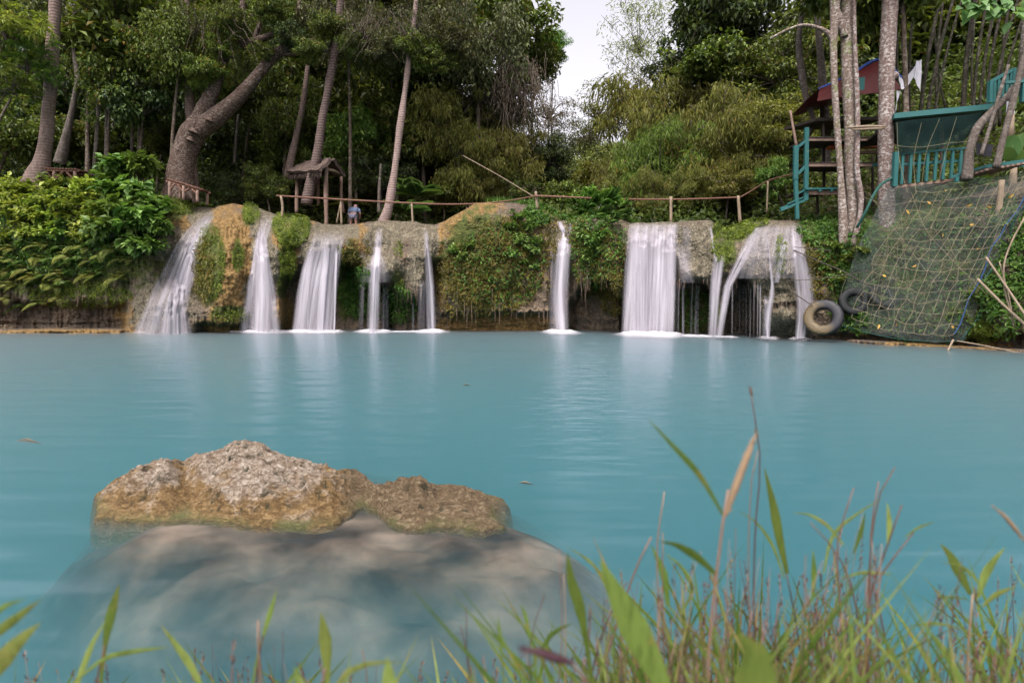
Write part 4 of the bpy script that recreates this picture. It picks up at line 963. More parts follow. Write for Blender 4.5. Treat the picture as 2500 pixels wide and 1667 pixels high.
def fern(px, py, sc, label, group, mat, v=0, off=.05):
    p = on_cliff(px, py, off)
    return put('fern', FERN[v], p.tolist(), label, 'fern', group, sc, rng.uniform(-.6, .6), LEAF[mat])
# hanging ferns of the left bank
spots = []; row_of = []; lab_of = {}
for row, (y, n_) in enumerate([(600, 12), (635, 15), (668, 15), (700, 12), (735, 8)]):
    for k in range(n_):
        x = -30 + (k + (row % 2) * .5) * 355 / n_ + rng.uniform(-9, 9)
        if y > 690 and x > 170: continue
        spots.append((x, y + rng.uniform(-12, 12))); row_of.append(row)
ROWN = ['topmost', 'second', 'middle', 'fourth', 'lowest']
for r in range(5):
    ids = [k for k, q in enumerate(row_of) if q == r]
    for k, w in zip(ids, rank_words([spots[k][0] for k in ids])): lab_of[k] = 'left bank fern, %s in the %s hanging row' % (w, ROWN[r])
for k, (x, y) in enumerate(spots):
    fern(x, y, rng.uniform(.75, 1.25), lab_of[k], 'ferns hanging on the left bank', 'leaf_fern' if k % 3 else 'leaf_fern_green', k % 3)
L_ = [(1440, 508, .9), (1475, 500, 1.1), (1500, 520, .8), (1525, 530, .6), (1455, 530, .8), (1420, 520, .8), (1490, 545, .7), (1405, 515, .6)]
for k, (x, y, s_) in enumerate(L_):
    fern(x, y, s_, 'long-fronded fern crowning the overgrown rock by the wide curtain, ' + rank_words([q[0] for q in L_])[k], 'ferns on top of the overgrown rock', 'leaf_fern_green', 3, .15)
L_ = [(1300, 520, .8), (1320, 505, .8), (1285, 498, .6), (1335, 525, .6), (1250, 515, .5)]
for k, (x, y, s_) in enumerate(L_):
    fern(x, y, s_, 'soft green fern on the crest left of the thin column, ' + rank_words([q[0] for q in L_])[k], 'ferns on the crest left of the thin column', 'leaf_fern_green', k % 3, .1)
L_ = [(1960, 545, .7), (1985, 555, .8), (2010, 545, .8), (1975, 580, .6), (2030, 560, .7), (1995, 600, .5)]
for k, (x, y, s_) in enumerate(L_):
    fern(x, y, s_, 'bright green fern beside the top of the rightmost dome, ' + rank_words([q[0] for q in L_])[k], 'ferns beside the rightmost dome', 'leaf_fern_green', k % 3, .1)
L_ = [(2055, 770, .6), (2080, 800, .6), (2110, 790, .5), (2095, 765, .5)]
for k, (x, y, s_) in enumerate(L_):
    fern(x, y, s_, 'green fern low on the bank right of the tyre, ' + rank_words([q[0] for q in L_])[k], 'ferns right of the tyre', 'leaf_fern_green', k % 3, .1)
L_ = [(2440, 760, .6), (2470, 700, .6), (2480, 640, .6), (2455, 800, .5), (2420, 820, .45)]
for k, (x, y, s_) in enumerate(L_):
    fern(x, y, s_, 'fern on the earth bank at the right edge, ' + rank_words([q[0] for q in L_])[k], 'ferns at the right edge', 'leaf_fern_green', k % 3, .1)

def shrub_proto(seed, R=.7, stems=16, L=.27, W=.16, per=14, T=T_OVA):
    global rng
    save = rng; rng = np.random.default_rng(seed); mb = MB(); st = MB()
    for k in range(stems):
        d = rdir(1)[0]; d[2] = abs(d[2]) * .9 + .15; d = norm(d); e = d * R * rng.uniform(.6, 1.1)
        P = smooth_path([(0, 0, 0), e * .55 + [0, 0, .12], e], 8); tube(st, P, [.014, .006], 4)
        m = per; q = rng.uniform(.35, 1, m); pp = P[0] * 0 + e * q[:, None] + rng.normal(size=(m, 3)) * .03
        pp = np.stack([np.interp(q, np.linspace(0, 1, 8), P[:, i]) for i in range(3)], -1)
        ax = rdir(m) * [1, 1, .5] + d * .6 + [0, -.15, -.35]
        tone = rng.random() * .5
        s = rng.uniform(.6, 1.15, m); leaves(mb, pp, ax, rdir(m) * .3 + [0, -.35, 1], L * s, W * s, T, np.clip(tone + rng.random(m) * .5, 0, 1))
    rng = save; return mb.mesh('shrub_leaves'), st.mesh('shrub_stems', M['bark_grey'], True)
SHR = [shrub_proto(300), shrub_proto(301), shrub_proto(302, .8, 22, .24, .14, 15), shrub_proto(303, .75, 30, .34, .2, 16)]
def shrub(px, py, sc, label, group, mat, v=0, off=.15, cat='shrub', loc=None):
    p = on_cliff(px, py, off) if loc is None else loc
    root = put('shrub', SHR[v][0], list(p), label, cat, group, sc, rng.uniform(0, 6.28), LEAF[mat], 'leaves')
    o = link_mesh('stems', SHR[v][1], root); o.scale = (sc,) * 3; o.rotation_euler.z = root.children[0].rotation_euler.z
    return root
SH = []
for k in range(46):
    x = -40 + (k % 12) * 32 + rng.uniform(-12, 12); y = 470 + (k // 12) * 38 + rng.uniform(-14, 14) - 10
    if x > 250 and y < 520: continue
    SH.append((k, x, y))
for r in range(4):
    row = [q for q in SH if q[0] // 12 == r]
    for (k, x, y), w in zip(row, rank_words([q[1] for q in row])):
        shrub(x, y + 15, rng.uniform(.65, 1.0), 'left bank broad-leaved shrub, %s in the %s row' % (w, ROWN[r] if r < 3 else 'lowest'), 'broad-leaved shrubs of the left bank', 'leaf_bank' if k % 6 else 'leaf_shrub', k % 3)
L_ = [(300, 540, 1.3), (340, 560, 1.2), (270, 580, 1.1), (350, 620, 1.0), (310, 490, 1.25), (335, 425, 1.15), (298, 425, 1.1), (275, 455, 1.0), (365, 520, 1.0), (380, 570, .8)]
for k, (x, y, s_) in enumerate(L_):
    shrub(x, y, s_, 'dark large-leaved bush left of the first waterfall, ' + rank_words([q[0] for q in L_])[k], 'tall bush left of the first waterfall', 'leaf_shrub', 3, .55)
L_ = [(1150, 610, .6), (1130, 640, .5), (1170, 640, .5), (1105, 620, .45), (1190, 690, .4)]
for k, (x, y, s_) in enumerate(L_):
    shrub(x, y, s_, 'small dark-leaved shrub near the fifth waterfall, ' + rank_words([q[0] for q in L_])[k], 'small shrubs on the left of the creeper cliff', 'leaf_shrub', 1 + k % 2, .1)
L_ = [(1270, 540, .6), (1290, 565, .6), (1250, 560, .5), (1265, 600, .65), (1295, 620, .6), (1310, 600, .5), (1280, 650, .55), (1245, 630, .5), (1300, 660, .4)]
for k, (x, y, s_) in enumerate(L_):
    shrub(x, y, s_, 'heart-leaved cliff shrub left of the thin column, ' + rank_words([q[0] for q in L_])[k], 'heart-leaved shrubs on the creeper cliff', 'leaf_shrub', 1 + k % 2, .1)
L_ = [(1432, 585, .45), (1455, 600, .55), (1460, 620, .5), (1440, 640, .45), (1470, 580, .4)]
for k, (x, y, s_) in enumerate(L_):
    shrub(x, y, s_, 'big pale-leaved plant right of the thin column, ' + rank_words([q[0] for q in L_])[k], 'big-leaved plants right of the thin column', 'leaf_shrub', 3, .12)
L_ = [(1400, 500, .6), (1440, 490, .7), (1480, 495, .7), (1510, 510, .6)]
for k, (x, y, s_) in enumerate(L_):
    shrub(x, y, s_, 'light green bush behind the ferns of the overgrown rock, ' + rank_words([q[0] for q in L_])[k], 'bushes behind the ferns', 'leaf_bright', 2, -.5)
L_ = [(2070, 640, .5), (2045, 610, .45), (2060, 690, .4), (2030, 660, .4), (2105, 620, .4), (2100, 690, .45)]
for k, (x, y, s_) in enumerate(L_):
    shrub(x, y, s_, 'yellow-green sprig on the earth bank above the tyre, ' + rank_words([q[0] for q in L_])[k], 'sprigs on the bank above the tyre', 'leaf_yellowgreen', k % 3, .1)
L_ = [(2390, 450, .35), (2405, 462, .3)]
for k, (x, y, s_) in enumerate(L_):
    shrub(x, y, s_, 'small fresh plant growing under the teal walkway at the right, ' + rank_words([q[0] for q in L_])[k], 'fresh plants under the teal walkway', 'leaf_bright', 3, .4)

# small leaves clothing the rock: moss, creepers, tiny ferns (masses)
def cover(name, blobs, mat, label, L, W, T=T_DIA, off=(.0, .08), kind='stuff', droop=.2, cat=None, up=.3, clump=0):
    mb = MB(); px, py = [], []
    for cx, cy_, wx, wy, n_ in blobs:
        a = rng.uniform(0, 6.28, n_); r = np.sqrt(rng.random(n_)); px.append(cx + np.cos(a) * r * wx); py.append(cy_ + np.sin(a) * r * wy)
    px = np.concatenate(px); py = np.concatenate(py)
    k = fbm(px / 16, py / 16, 0, 131, 3) + rng.random(len(px)) * .9 > .25
    px, py = px[k], py[k]; py = np.maximum(py, crest(px) - 2); n = len(px)
    N = cliff_normal(px, py); P = on_cliff(px, py) + N * rng.uniform(off[0], off[1], n)[:, None]
    tone = np.clip(.5 + .6 * fbm(px / 12, py / 12, 0, 133, 3) + rng.normal(size=n) * .15, 0, 1)
    s = rng.uniform(.6, 1.3, n)
    leaves(mb, P, rdir(n) + N * .5 + [0, 0, -droop], N + rdir(n) * .5 + [0, 0, up], L * s, W * s, T, tone)
    return tag(mb.build(name, LEAF[mat]), label, cat or name.replace('_', ' '), kind=kind)
cover('moss', [(712, 555, 46, 46, 9000), (700, 625, 20, 60, 3500), (612, 522, 22, 26, 2600), (515, 640, 36, 95, 3800), (580, 625, 14, 40, 900), (420, 500, 60, 26, 5000), (470, 492, 50, 12, 2000), (1790, 560, 52, 26, 7000), (1765, 600, 26, 40, 2500), (1840, 545, 40, 12, 1800), (690, 690, 14, 40, 900), (560, 770, 46, 14, 600), (200, 720, 130, 30, 5000), (830, 640, 14, 40, 500), (975, 610, 12, 22, 300), (980, 700, 10, 20, 250), (2400, 810, 50, 26, 4000), (1905, 620, 12, 50, 500)],
      'leaf_moss', 'bright green moss and low cress on the wet rocks', .06, .03, off=(0, .10))
cover('creepers', [(1235, 590, 75, 60, 2400), (1200, 670, 130, 95, 6500), (1130, 700, 60, 80, 2500), (1340, 600, 24, 120, 1800), (1470, 640, 66, 80, 3200), (1500, 720, 34, 50, 1600), (1410, 560, 26, 60, 1100), (870, 620, 34, 40, 500), (500, 660, 26, 80, 1600), (2000, 640, 40, 90, 1500), (1600, 480, 1, 1, 5)],
      'leaf_creeper', 'yellowish creepers and small ferns matting the cliff faces', .11, .045, T_LAN, (0, .13), droop=.6)
cover('green_creepers', [(1225, 650, 115, 100, 1700), (1460, 600, 66, 100, 1500), (1440, 530, 70, 30, 1300), (880, 710, 50, 60, 3500), (960, 740, 60, 50, 1800), (120, 560, 260, 110, 9000), (1320, 520, 40, 30, 1400), (2060, 600, 70, 110, 2600), (2260, 640, 220, 190, 3800), (2100, 760, 70, 50, 2500), (1690, 750, 60, 50, 600), (1990, 560, 50, 40, 1500), (2460, 650, 60, 170, 4000)],
      'leaf_fern_green', 'dark green small-leaved creepers on the rock and banks', .13, .06, T_DIA, (0, .18), droop=.4)
# grass and low weeds along the crest line
mb = MB(); n = 9000; px = np.concatenate([rng.uniform(-200, 470, 5000), rng.uniform(1190, 1360, 1500), rng.uniform(1385, 1545, 2000), rng.uniform(1970, 2350, 1500)]); n = len(px)
dy = rng.uniform(0, 1.6, n); Yg = np.interp(px, tpx, cD) + dy
P = np.stack([(px - 1250) / F_PX * Yg, Yg, np.interp(px, tpx, cT) - .03 * dy + 0 * px], -1)
leaves(mb, P, rdir(n) * .6 + [0, 0, 1], rdir(n), rng.uniform(.10, .32, n), .03, T_LAN)
tag(mb.build('crest_weeds', LEAF['leaf_fern_green']), 'grass and low weeds along the brink of the falls', 'weeds', kind='stuff')
# hanging roots and stalactite fringes
mb = MB()
for (x0, x1, y0, y1, n_, yb, ln) in [(1100, 1345, 700, 760, 34, 0, 50), (1466, 1512, 570, 600, 40, 0, 110), (1400, 1440, 600, 680, 26, 0, 70), (1328, 1348, 600, 620, 14, 0, 110), (960, 1030, 690, 725, 30, 0, 30), (880, 960, 685, 692, 24, 0, 24), (1650, 1745, 680, 692, 26, 0, 26), (1780, 1845, 672, 690, 14, 0, 34), (1085, 1095, 560, 570, 3, 0, 235), (20, 330, 690, 740, 12, 0, 30), (1130, 1160, 500, 520, 8, 0, 50), (1860, 1960, 735, 748, 24, 0, 20)]:
    for k in range(n_):
        x = rng.uniform(x0, x1); y = rng.uniform(y0, y1); l_ = ln * rng.uniform(.4, 1.1); t = np.linspace(0, 1, 5)
        d0 = float(Dcliff(x, y)) - .06; xs = x + np.cumsum(rng.normal(size=5)) * .5
        tube(mb, at(xs, y + l_ * t, np.full(5, d0)), [rng.uniform(.006, .014), .003], 4)
tag(mb.build('hanging_roots', M['wood']), 'thin brown roots and tufa strings hanging under the overhangs', 'hanging roots', kind='stuff')

# ------------------------------------------------------------------ trunks that stand out
def px_tube(mb, pts, Y, seg=12, n=None, rough=0.0, origin=None, Ydrift=0.0, **att):
    """pts: (px, py, width_px[, Y])"""
    o = np.zeros(3) if origin is None else np.array(origin)
    P = []; R = []
    for k, p in enumerate(pts):
        y = p[3] if len(p) > 3 else Y
        P.append(at(p[0], p[1], y) - o); R.append(p[2] * y / F_PX / 2)
    return tube(mb, P, R, seg, n or max(8, len(pts) * 6), rough, int(pts[0][0]), **att)
def trunk_thing(name, parts, Y, bark, label, cat='tree', group=None, seg=14, rough=.4, part='trunk'):
    o0 = at(parts[0][0][0], parts[0][0][1], Y); root = empty(name, o0.tolist(), label, cat, group)
    mb = MB()
    for k, p in enumerate(parts): px_tube(mb, p, Y, seg, len(p) * 8, rough, o0)
    mb.build(part, M[bark], root, True); return root
def palm_fronds(root, at_w, n=14, L=3.6, mat='leaf_forest', seed=0, name='frond', sag=.75):
    rr = random.Random(seed)
    for k in range(n):
        mb = MB(); a = k * 2 * math.pi / n + rr.uniform(-.2, .2)
        d = (math.cos(a), math.sin(a), rr.uniform(.1, 1.0)); pts = frond_mesh(mb, np.zeros(3), d, L * rr.uniform(.85, 1.1), .17, 44, sag, rr.uniform(.3, .8), pw=.09)
        tube(mb, pts[::4], [.025, .006], 4, 10, rnd=.5)
        o = mb.build(name, LEAF[mat], root); o.location = at_w
def palm(pts, Y, bark, label, top=(0, -260)):
    p = list(pts) + [(top[0], top[1], pts[-1][2] * .9)]
    root = trunk_thing('coconut_palm', [p], Y, bark, label, 'palm', 'coconut palms by the falls', 16, .15)
    palm_fronds(root, (at(top[0], top[1], Y) - np.array(root.location)).tolist(), seed=int(Y * 10)); return root
palm([(86, 458, 66), (93, 430, 50), (101, 402, 38), (109, 365, 30), (117, 280, 27), (124, 180, 26), (131, 80, 24), (135, 0, 23)], 22.0, 'bark_palm', 'thick ringed coconut palm with flared foot standing beside the bamboo table at the left', (150, -300))
palm([(472, 470, 26), (470, 400, 22), (466, 300, 20), (460, 180, 18), (455, 80, 17), (453, 0, 16)], 24.2, 'bark_palm', 'reddish coconut palm rising right behind the giant leaning tree', (450, -260))
palm([(748, 500, 27), (760, 440, 21), (778, 360, 18), (790, 280, 19), (806, 190, 18), (822, 100, 17), (832, 0, 16)], 23.2, 'bark_palm_dark', 'dark curved coconut palm passing in front of the thatched hut', (850, -260))
palm([(934, 548, 30), (946, 510, 22), (960, 440, 19), (973, 340, 17), (984, 260, 15), (998, 150, 13), (1010, 60, 12), (1016, 0, 11)], 22.8, 'bark_palm_pale', 'slender pale pinkish coconut palm slanting over the handrail', (1040, -240))
palm([(700, 440, 20), (712, 380, 16), (728, 310, 14), (742, 240, 13), (752, 160, 12)], 26.0, 'bark_palm', 'thin reddish coconut palm left behind the dark curved one', (770, -120))
TT = lambda parts, Y, bark, label, **k: trunk_thing('slender_tree', parts, Y, bark, label, group='slender trunks in the forest', seg=9, **k)
TT([[(146, 400, 26), (158, 350, 18), (172, 290, 14), (182, 240, 12), (190, 195, 14), (182, 130, 10), (180, 60, 10), (186, 0, 9)]], 23.5, 'bark_grey', 'thin grey crooked trunk just right of the ringed palm')
TT([[(227, 440, 9), (232, 380, 7), (238, 300, 7), (244, 200, 6)]], 23.2, 'bark_grey', 'slender brown sapling, left one of the pair behind the bush')
TT([[(256, 440, 15), (260, 380, 12), (263, 310, 11), (262, 220, 9)]], 23.8, 'bark_grey', 'paler sapling, thicker one of the pair behind the bush')
TT([[(320, 400, 6), (323, 340, 6), (325, 280, 6), (322, 180, 5)]], 24.5, 'bark_grey', 'thin upright sapling behind the red-flowered bush')
TT([[(342, 400, 6), (347, 340, 5), (352, 290, 5), (362, 200, 4)]], 24.8, 'bark_grey', 'thinnest sapling, right of the red-flowered bush')
TT([[(86, 200, 9), (92, 120, 9), (98, 40, 8), (100, -20, 8)]], 26, 'bark_grey', 'pale thin trunk left behind the ringed palm')
TT([[(572, 400, 8), (576, 340, 7), (582, 280, 7)]], 26, 'bark_grey', 'thin trunk in the dark right of the giant tree')
TT([[(1966, 345, 12), (1985, 300, 11), (1968, 240, 12), (1956, 170, 14), (1950, 100, 12), (1958, 30, 11), (1962, -40, 9)]], 20.5, 'bark_grey', 'crooked dark trunk left behind the three lichen trunks')
TT([[(2018, 420, 22), (2014, 300, 20), (2006, 180, 17), (1998, 80, 15), (1990, -40, 12)]], 21, 'bark_grey', 'shaded grey trunk directly behind the three lichen trunks')
TT([[(925, 520, 8), (926, 460, 7), (930, 400, 6)]], 24.8, 'bark_grey', 'thin stem left of the pale slanting palm foot')

# the giant leaning tree
root = trunk_thing('giant_tree', [
    [(440, 492, 80), (440, 462, 63), (443, 410, 52), (454, 365, 50), (470, 328, 54), (492, 300, 49)],
    [(474, 325, 42), (495, 275, 35), (520, 220, 28), (545, 150, 23), (568, 90, 20), (590, 30, 17), (600, -50, 14)],
    [(480, 322, 45), (525, 288, 37), (565, 255, 32), (595, 225, 30), (632, 180, 26), (665, 142, 24), (700, 116, 20), (760, 108, 16), (850, 116, 13), (960, 130, 10), (1050, 142, 11), (1130, 135, 5)],
    [(560, 118, 16), (600, 104, 17), (640, 95, 17), (678, 78, 16), (708, 60, 15), (728, 25, 13), (734, -40, 11)], [(560, 140, 17), (580, 115, 19), (610, 100, 19)],
    [(672, 80, 14), (668, 50, 12), (676, 20, 12), (684, -40, 10)], [(620, 100, 14), (635, 60, 12), (655, 20, 10), (665, -40, 9)],
    [(740, 112, 12), (790, 90, 10), (850, 70, 8)], [(680, 135, 9), (770, 128, 7), (850, 118, 5)]], 23.3, 'bark_big',
    'giant leaning tree with a forked trunk, one limb reaching far right over the falls', seg=18, rough=.5)
mb = MB()
for (x, y, w) in [(516, 292, 22), (478, 320, 26), (440, 365, 16), (470, 340, 22)]:
    px_tube(mb, [(x - 4, y + 4, w), (x - 2, y - 1, w * .8), (x + 1, y - 4, w * .1)], 22.9, 8, 8, .3, np.array(root.location))
mb.build('burl', M['bark_big'], root, True)
for k, (px, py, Y, r, kind, lm) in enumerate([(560, 40, 23.5, 90, 'airy', 'leaf_yellowgreen'), (650, 30, 23.8, 80, 'airy', 'leaf_forest'), (480, 60, 23.0, 75, 'airy', 'leaf_forest'), (745, 40, 23.8, 80, 'airy', 'leaf_forest'), (880, 70, 23.0, 75, 'airy', 'leaf_greygreen'), (1010, 60, 23.0, 80, 'airy', 'leaf_greygreen'), (1120, 110, 23.2, 70, 'airy', 'leaf_greygreen'), (600, 160, 23.9, 50, 'airy', 'leaf_yellowgreen'), (500, 170, 22.9, 55, 'broad', 'leaf_yellowgreen'), (560, 60, 22.8, 50, 'broad', 'leaf_forest'), (660, 20, 22.9, 60, 'broad', 'leaf_forest'), (940, 110, 22.6, 50, 'broad', 'leaf_greygreen'), (1020, 120, 22.7, 60, 'broad', 'leaf_forest'), (1110, 100, 22.8, 60, 'broad', 'leaf_greygreen'), (800, 60, 22.9, 50, 'broad', 'leaf_forest'), (860, 110, 22.8, 36, 'broad', 'leaf_forest'), (1080, 150, 22.9, 40, 'broad', 'leaf_forest'), (700, 85, 22.8, 42, 'broad', 'leaf_dark'), (640, 120, 22.9, 30, 'broad', 'leaf_forest'), (540, 110, 22.8, 42, 'broad', 'leaf_yellowgreen'), (760, 120, 22.7, 44, 'broad', 'leaf_forest')]):
    cm, tm = PROTO[kind][k % 2]; s = r * Y / F_PX / 3
    o = link_mesh('crown', cm, root, A(px, py, Y) - root.location); o.scale = (s, s, s * .9); o.rotation_euler.z = k
    o.material_slots[0].link = 'OBJECT'; o.material_slots[0].material = LEAF[lm]
    o = link_mesh('branches', tm, root, A(px, py, Y) - root.location); o.scale = (s, s, s * .9); o.rotation_euler.z = k
# bare twigs and lianas hanging in front of the forest
def tangle(px, py, Y, w, h, n, label, seed, mat='bark_grey', down=1.0):
    rr = np.random.default_rng(seed); mb = MB(); root = empty('liana_tangle', at(px, py, Y).tolist(), label, 'lianas', 'bare twigs and lianas')
    for k in range(n):
        x = px + rr.normal() * w * .5; y = py - h * .5 + rr.random() * h * .6; pts = [(x, y, 1.2)]
        dx = rr.normal() * .5
        for q in range(6):
            x += dx * w * .12 + rr.normal() * w * .03; y += down * h * .12 * rr.uniform(.3, 1.4); pts.append((x, y, 1.2 - q * .14))
        px_tube(mb, pts, Y + rr.uniform(-.4, .4), 4, 14, 0, np.array(root.location))
    mb.build('stems', M['bark'], root); return root
tangle(545, 80, 22.6, 110, 130, 30, 'pale bare twigs hanging off the left limb of the giant tree', 1)
tangle(925, 60, 22.4, 90, 120, 34, 'fan of dry pale twigs left of the pale palm top', 2)
tangle(1290, 250, 26, 70, 150, 50, 'brown tangle of dry lianas left of the sky gap', 3)
tangle(1270, 180, 25.5, 60, 120, 40, 'thin pale lianas above the brown tangle', 4)

# ------------------------------------------------------------------ the lichen-spotted trunks on the right bank
trunk_thing('lichen_tree', [[(2060, 600, 20), (2057, 520, 18), (2052, 430, 16), (2043, 300, 15), (2037, 200, 18), (2035, 100, 20), (2038, 40, 21), (2040, -60, 22)],
    [(2036, 110, 10), (2022, 82, 10), (1995, 68, 8), (1960, 62, 6), (1920, 74, 5), (1880, 95, 4)], [(2040, 30, 18), (2050, 50, 16), (2062, 90, 13)]], 17.5, 'bark_lichen_moss', 'leftmost of the three lichen-spotted trunks, with a thin bough arching left', group='three lichen-spotted trunks')
trunk_thing('lichen_tree', [[(2078, 605, 36), (2080, 520, 28), (2078, 430, 26), (2074, 300, 26), (2072, 200, 28), (2068, 100, 26), (2071, 0, 28), (2072, -60, 28)]], 17.6, 'bark_lichen_moss', 'middle and thickest of the three lichen-spotted trunks, mossy at its foot', group='three lichen-spotted trunks')
trunk_thing('lichen_tree', [[(2082, 600, 18), (2100, 520, 13), (2102, 480, 14), (2094, 430, 12), (2094, 300, 10), (2092, 220, 11), (2087, 100, 8), (2086, 0, 7), (2088, -60, 6)]], 17.3, 'bark_lichen', 'thinnest and palest of the three lichen-spotted trunks', group='three lichen-spotted trunks', seg=10)
trunk_thing('lichen_tree', [[(2166, 640, 46), (2165, 560, 42), (2163, 430, 38), (2163, 300, 36), (2164, 190, 34), (2168, 100, 34), (2173, 0, 34), (2176, -80, 33)], [(2165, 195, 30), (2178, 186, 22), (2188, 188, 16), (2190, 190, 4)]], 17.4, 'bark_lichen', 'stout single straight trunk with a burl, right of the three thin lichen trunks', seg=18)
for k, (px, py, Y, r, lm) in enumerate([(2060, -130, 18, 140, 'leaf_forest'), (2200, -140, 18, 150, 'leaf_forest')]):
    tree(px, py, Y, r, 'broad', lm, ['canopy tree over the three lichen trunks, mostly above the picture', 'canopy tree over the stout trunk, mostly above the picture'][k], group='canopy trees above the picture')

# dark leaning bamboo stems behind the walkway: one clump, many culms
b0 = at(2320, 330, 22); root = empty('bamboo_clump', b0.tolist(), 'clump of tall dark leaning bamboo stems behind the teal walkway', 'bamboo')
for (xa, ya, xb, yb, w) in [(2238, 290, 2314, -20, 11), (2251, 290, 2350, -20, 10), (2222, 290, 2240, -20, 8), (2347, 280, 2396, -20, 15), (2371, 280, 2425, -20, 9), (2384, 275, 2450, -20, 9), (2397, 270, 2470, -20, 9), (2268, 290, 2372, -20, 7), (2290, 285, 2302, 60, 8), (2410, 270, 2500, 10, 8), (2202, 290, 2198, -10, 6), (2375, 275, 2392, -20, 7), (2425, 260, 2520, 40, 8), (2098, 260, 2094, 20, 7), (2330, 285, 2280, 120, 6), (2440, 250, 2478, -20, 9)]:
    mb = MB(); m = (xa + xb) / 2 + 8; w = w * .75; px_tube(mb, [(xa, ya + 60, w), (m - 18, (ya + yb) / 2, w * .95), (xb, yb - 60, w * .8)], 21 + rng.uniform(-1, 1.2), 8, 16, 0, b0); mb.build('culm', M['culm'], root, True)

# ------------------------------------------------------------------ bamboo handrails along the brink
def rail_thing(label, rails, posts, mat='bamboo', name='bamboo_handrail'):
    o0 = at(rails[0][0][0], rails[0][0][1], rails[0][0][3]); root = empty(name, o0.tolist(), label, 'handrail', 'bamboo handrails along the brink')
    for r in rails:
        mb = MB(); px_tube(mb, [(q[0], q[1], q[2] * .8, q[3]) for q in r], 22, 8, 40, 0, o0); mb.build('rail', M[mat], root, True)
    for p in posts:
        mb = MB(); px_tube(mb, p, 22, 8, 8, 0, o0); mb.build('post', M['bamboo_pale'] if p[0][2] < 9 else M['wood'], root, True)
    return root
rail_thing('long reddish bamboo handrail from the green mound to the tan rock crest', [[(675, 478, 5, 22.4), (760, 483, 5.5, 22.4), (880, 490, 5.5, 22.3), (1000, 496, 5.5, 22.2), (1100, 499, 5, 22.1), (1180, 497, 4.5, 22.1)]],
    [[(688, 535, 6, 22.4), (690, 505, 6, 22.4), (686, 479, 6, 22.4)], [(834, 550, 5, 22.4), (832, 490, 5, 22.4)], [(822, 545, 4, 22.6), (832, 495, 4, 22.4)], [(1008, 548, 5, 22.2), (1005, 498, 5, 22.2)]])
rail_thing('short sagging handrail stretch joining the tan crest to the dark post', [[(1180, 497, 4, 22.1), (1250, 489, 4, 22.0), (1303, 479, 4, 21.8)]], [[(1312, 510, 8, 21.8), (1308, 468, 6, 21.8)]])
rail_thing('straight bamboo handrail from the dark post to the right across the wide curtain', [[(1303, 478, 6, 21.7), (1400, 482, 6, 21.6), (1500, 486, 5.5, 21.5), (1650, 487, 5.5, 21.4), (1808, 482, 5, 21.2)]],
    [[(1638, 545, 7, 21.4), (1638, 480, 7, 21.4)], [(1807, 545, 8, 21.2), (1802, 478, 7, 21.2)]])
rail_thing('thin bowed handrail climbing from the last post towards the teal stair', [[(1800, 486, 4, 21.2), (1835, 466, 4, 21), (1875, 442, 4, 20.6), (1915, 430, 4, 20), (1942, 424, 4, 19.4)]], [[(1872, 520, 4, 20.7), (1875, 443, 4, 20.6)]])
mb = MB(); o0 = at(1303, 480, 21.9); root = empty('guy_rope', o0.tolist(), 'taut brown rope running from the dark rail post up into the bamboo', 'rope')
px_tube(mb, [(1303, 480, 2.0, 21.9), (1220, 430, 2, 22.4), (1130, 380, 2, 23)], 22, 6, 12, 0, o0); mb.build('rope', M['bamboo_pale'], root)

# ------------------------------------------------------------------ rustic tables, hut
def rustic_table(label, x0, x1, y0, y1, yb0, yb1, Y):
    o0 = at(x0, yb0, Y); root = empty('bamboo_table', o0.tolist(), label, 'bamboo table', 'rustic bamboo tables on the left bank')
    W = 0.7; a = at(x0, y0, Y) - o0; b = at(x1, y1, Y) - o0; nb_ = 16; a2 = a + [0, W, 0]; b2 = b + [0, W, 0]
    mb = MB()
    for k in range(nb_):
        q = k / (nb_ - 1); p = a + (b - a) * q; tube(mb, [p + [0, -.06, .03], p + [0, W, .03]], .035, 7)
    mb.build('tabletop', M['bamboo'], root, True)
    mb = MB(); tube(mb, [a + [-.1, 0, -.04], b + [.1, 0, -.04]], .035, 7); tube(mb, [a2 + [-.1, 0, -.04], b2 + [.1, 0, -.04]], .035, 7); mb.build('edge_beam', M['bamboo'], root, True)
    for q in (0.03, .5, .97):
        for dy in (0, W):
            t = a + (b - a) * q + [0, dy, -.05]; yb = yb0 + (yb1 - yb0) * q; f = at(x0 + (x1 - x0) * q, yb + 14, Y) - o0 + [0, dy, 0]
            mb = MB(); tube(mb, [t, f], .055, 8, 5); mb.build('leg', M['wood'], root, True)
    for q0, q1 in ((.03, .2), (.5, .3), (.5, .7), (.97, .78)):
        t = a + (b - a) * q1 + [0, 0, -.06]; yb = yb0 + (yb1 - yb0) * q0; f = at(x0 + (x1 - x0) * q0, yb - 4, Y) - o0
        mb = MB(); tube(mb, [f, t], .038, 7, 4); mb.build('brace', M['bamboo'], root, True)
    return root
rustic_table('rustic bamboo table beside the ringed palm at the left', 78, 186, 413, 416, 446, 446, 21.9)
rustic_table('rustic bamboo table tilting down to the right, in front of the giant trunk', 412, 484, 440, 462, 470, 480, 21.9)
o0 = at(797, 545, 23.6); root = empty('thatched_hut', o0.tolist(), 'small open hut with a thatched gable roof behind the handrail', 'hut')
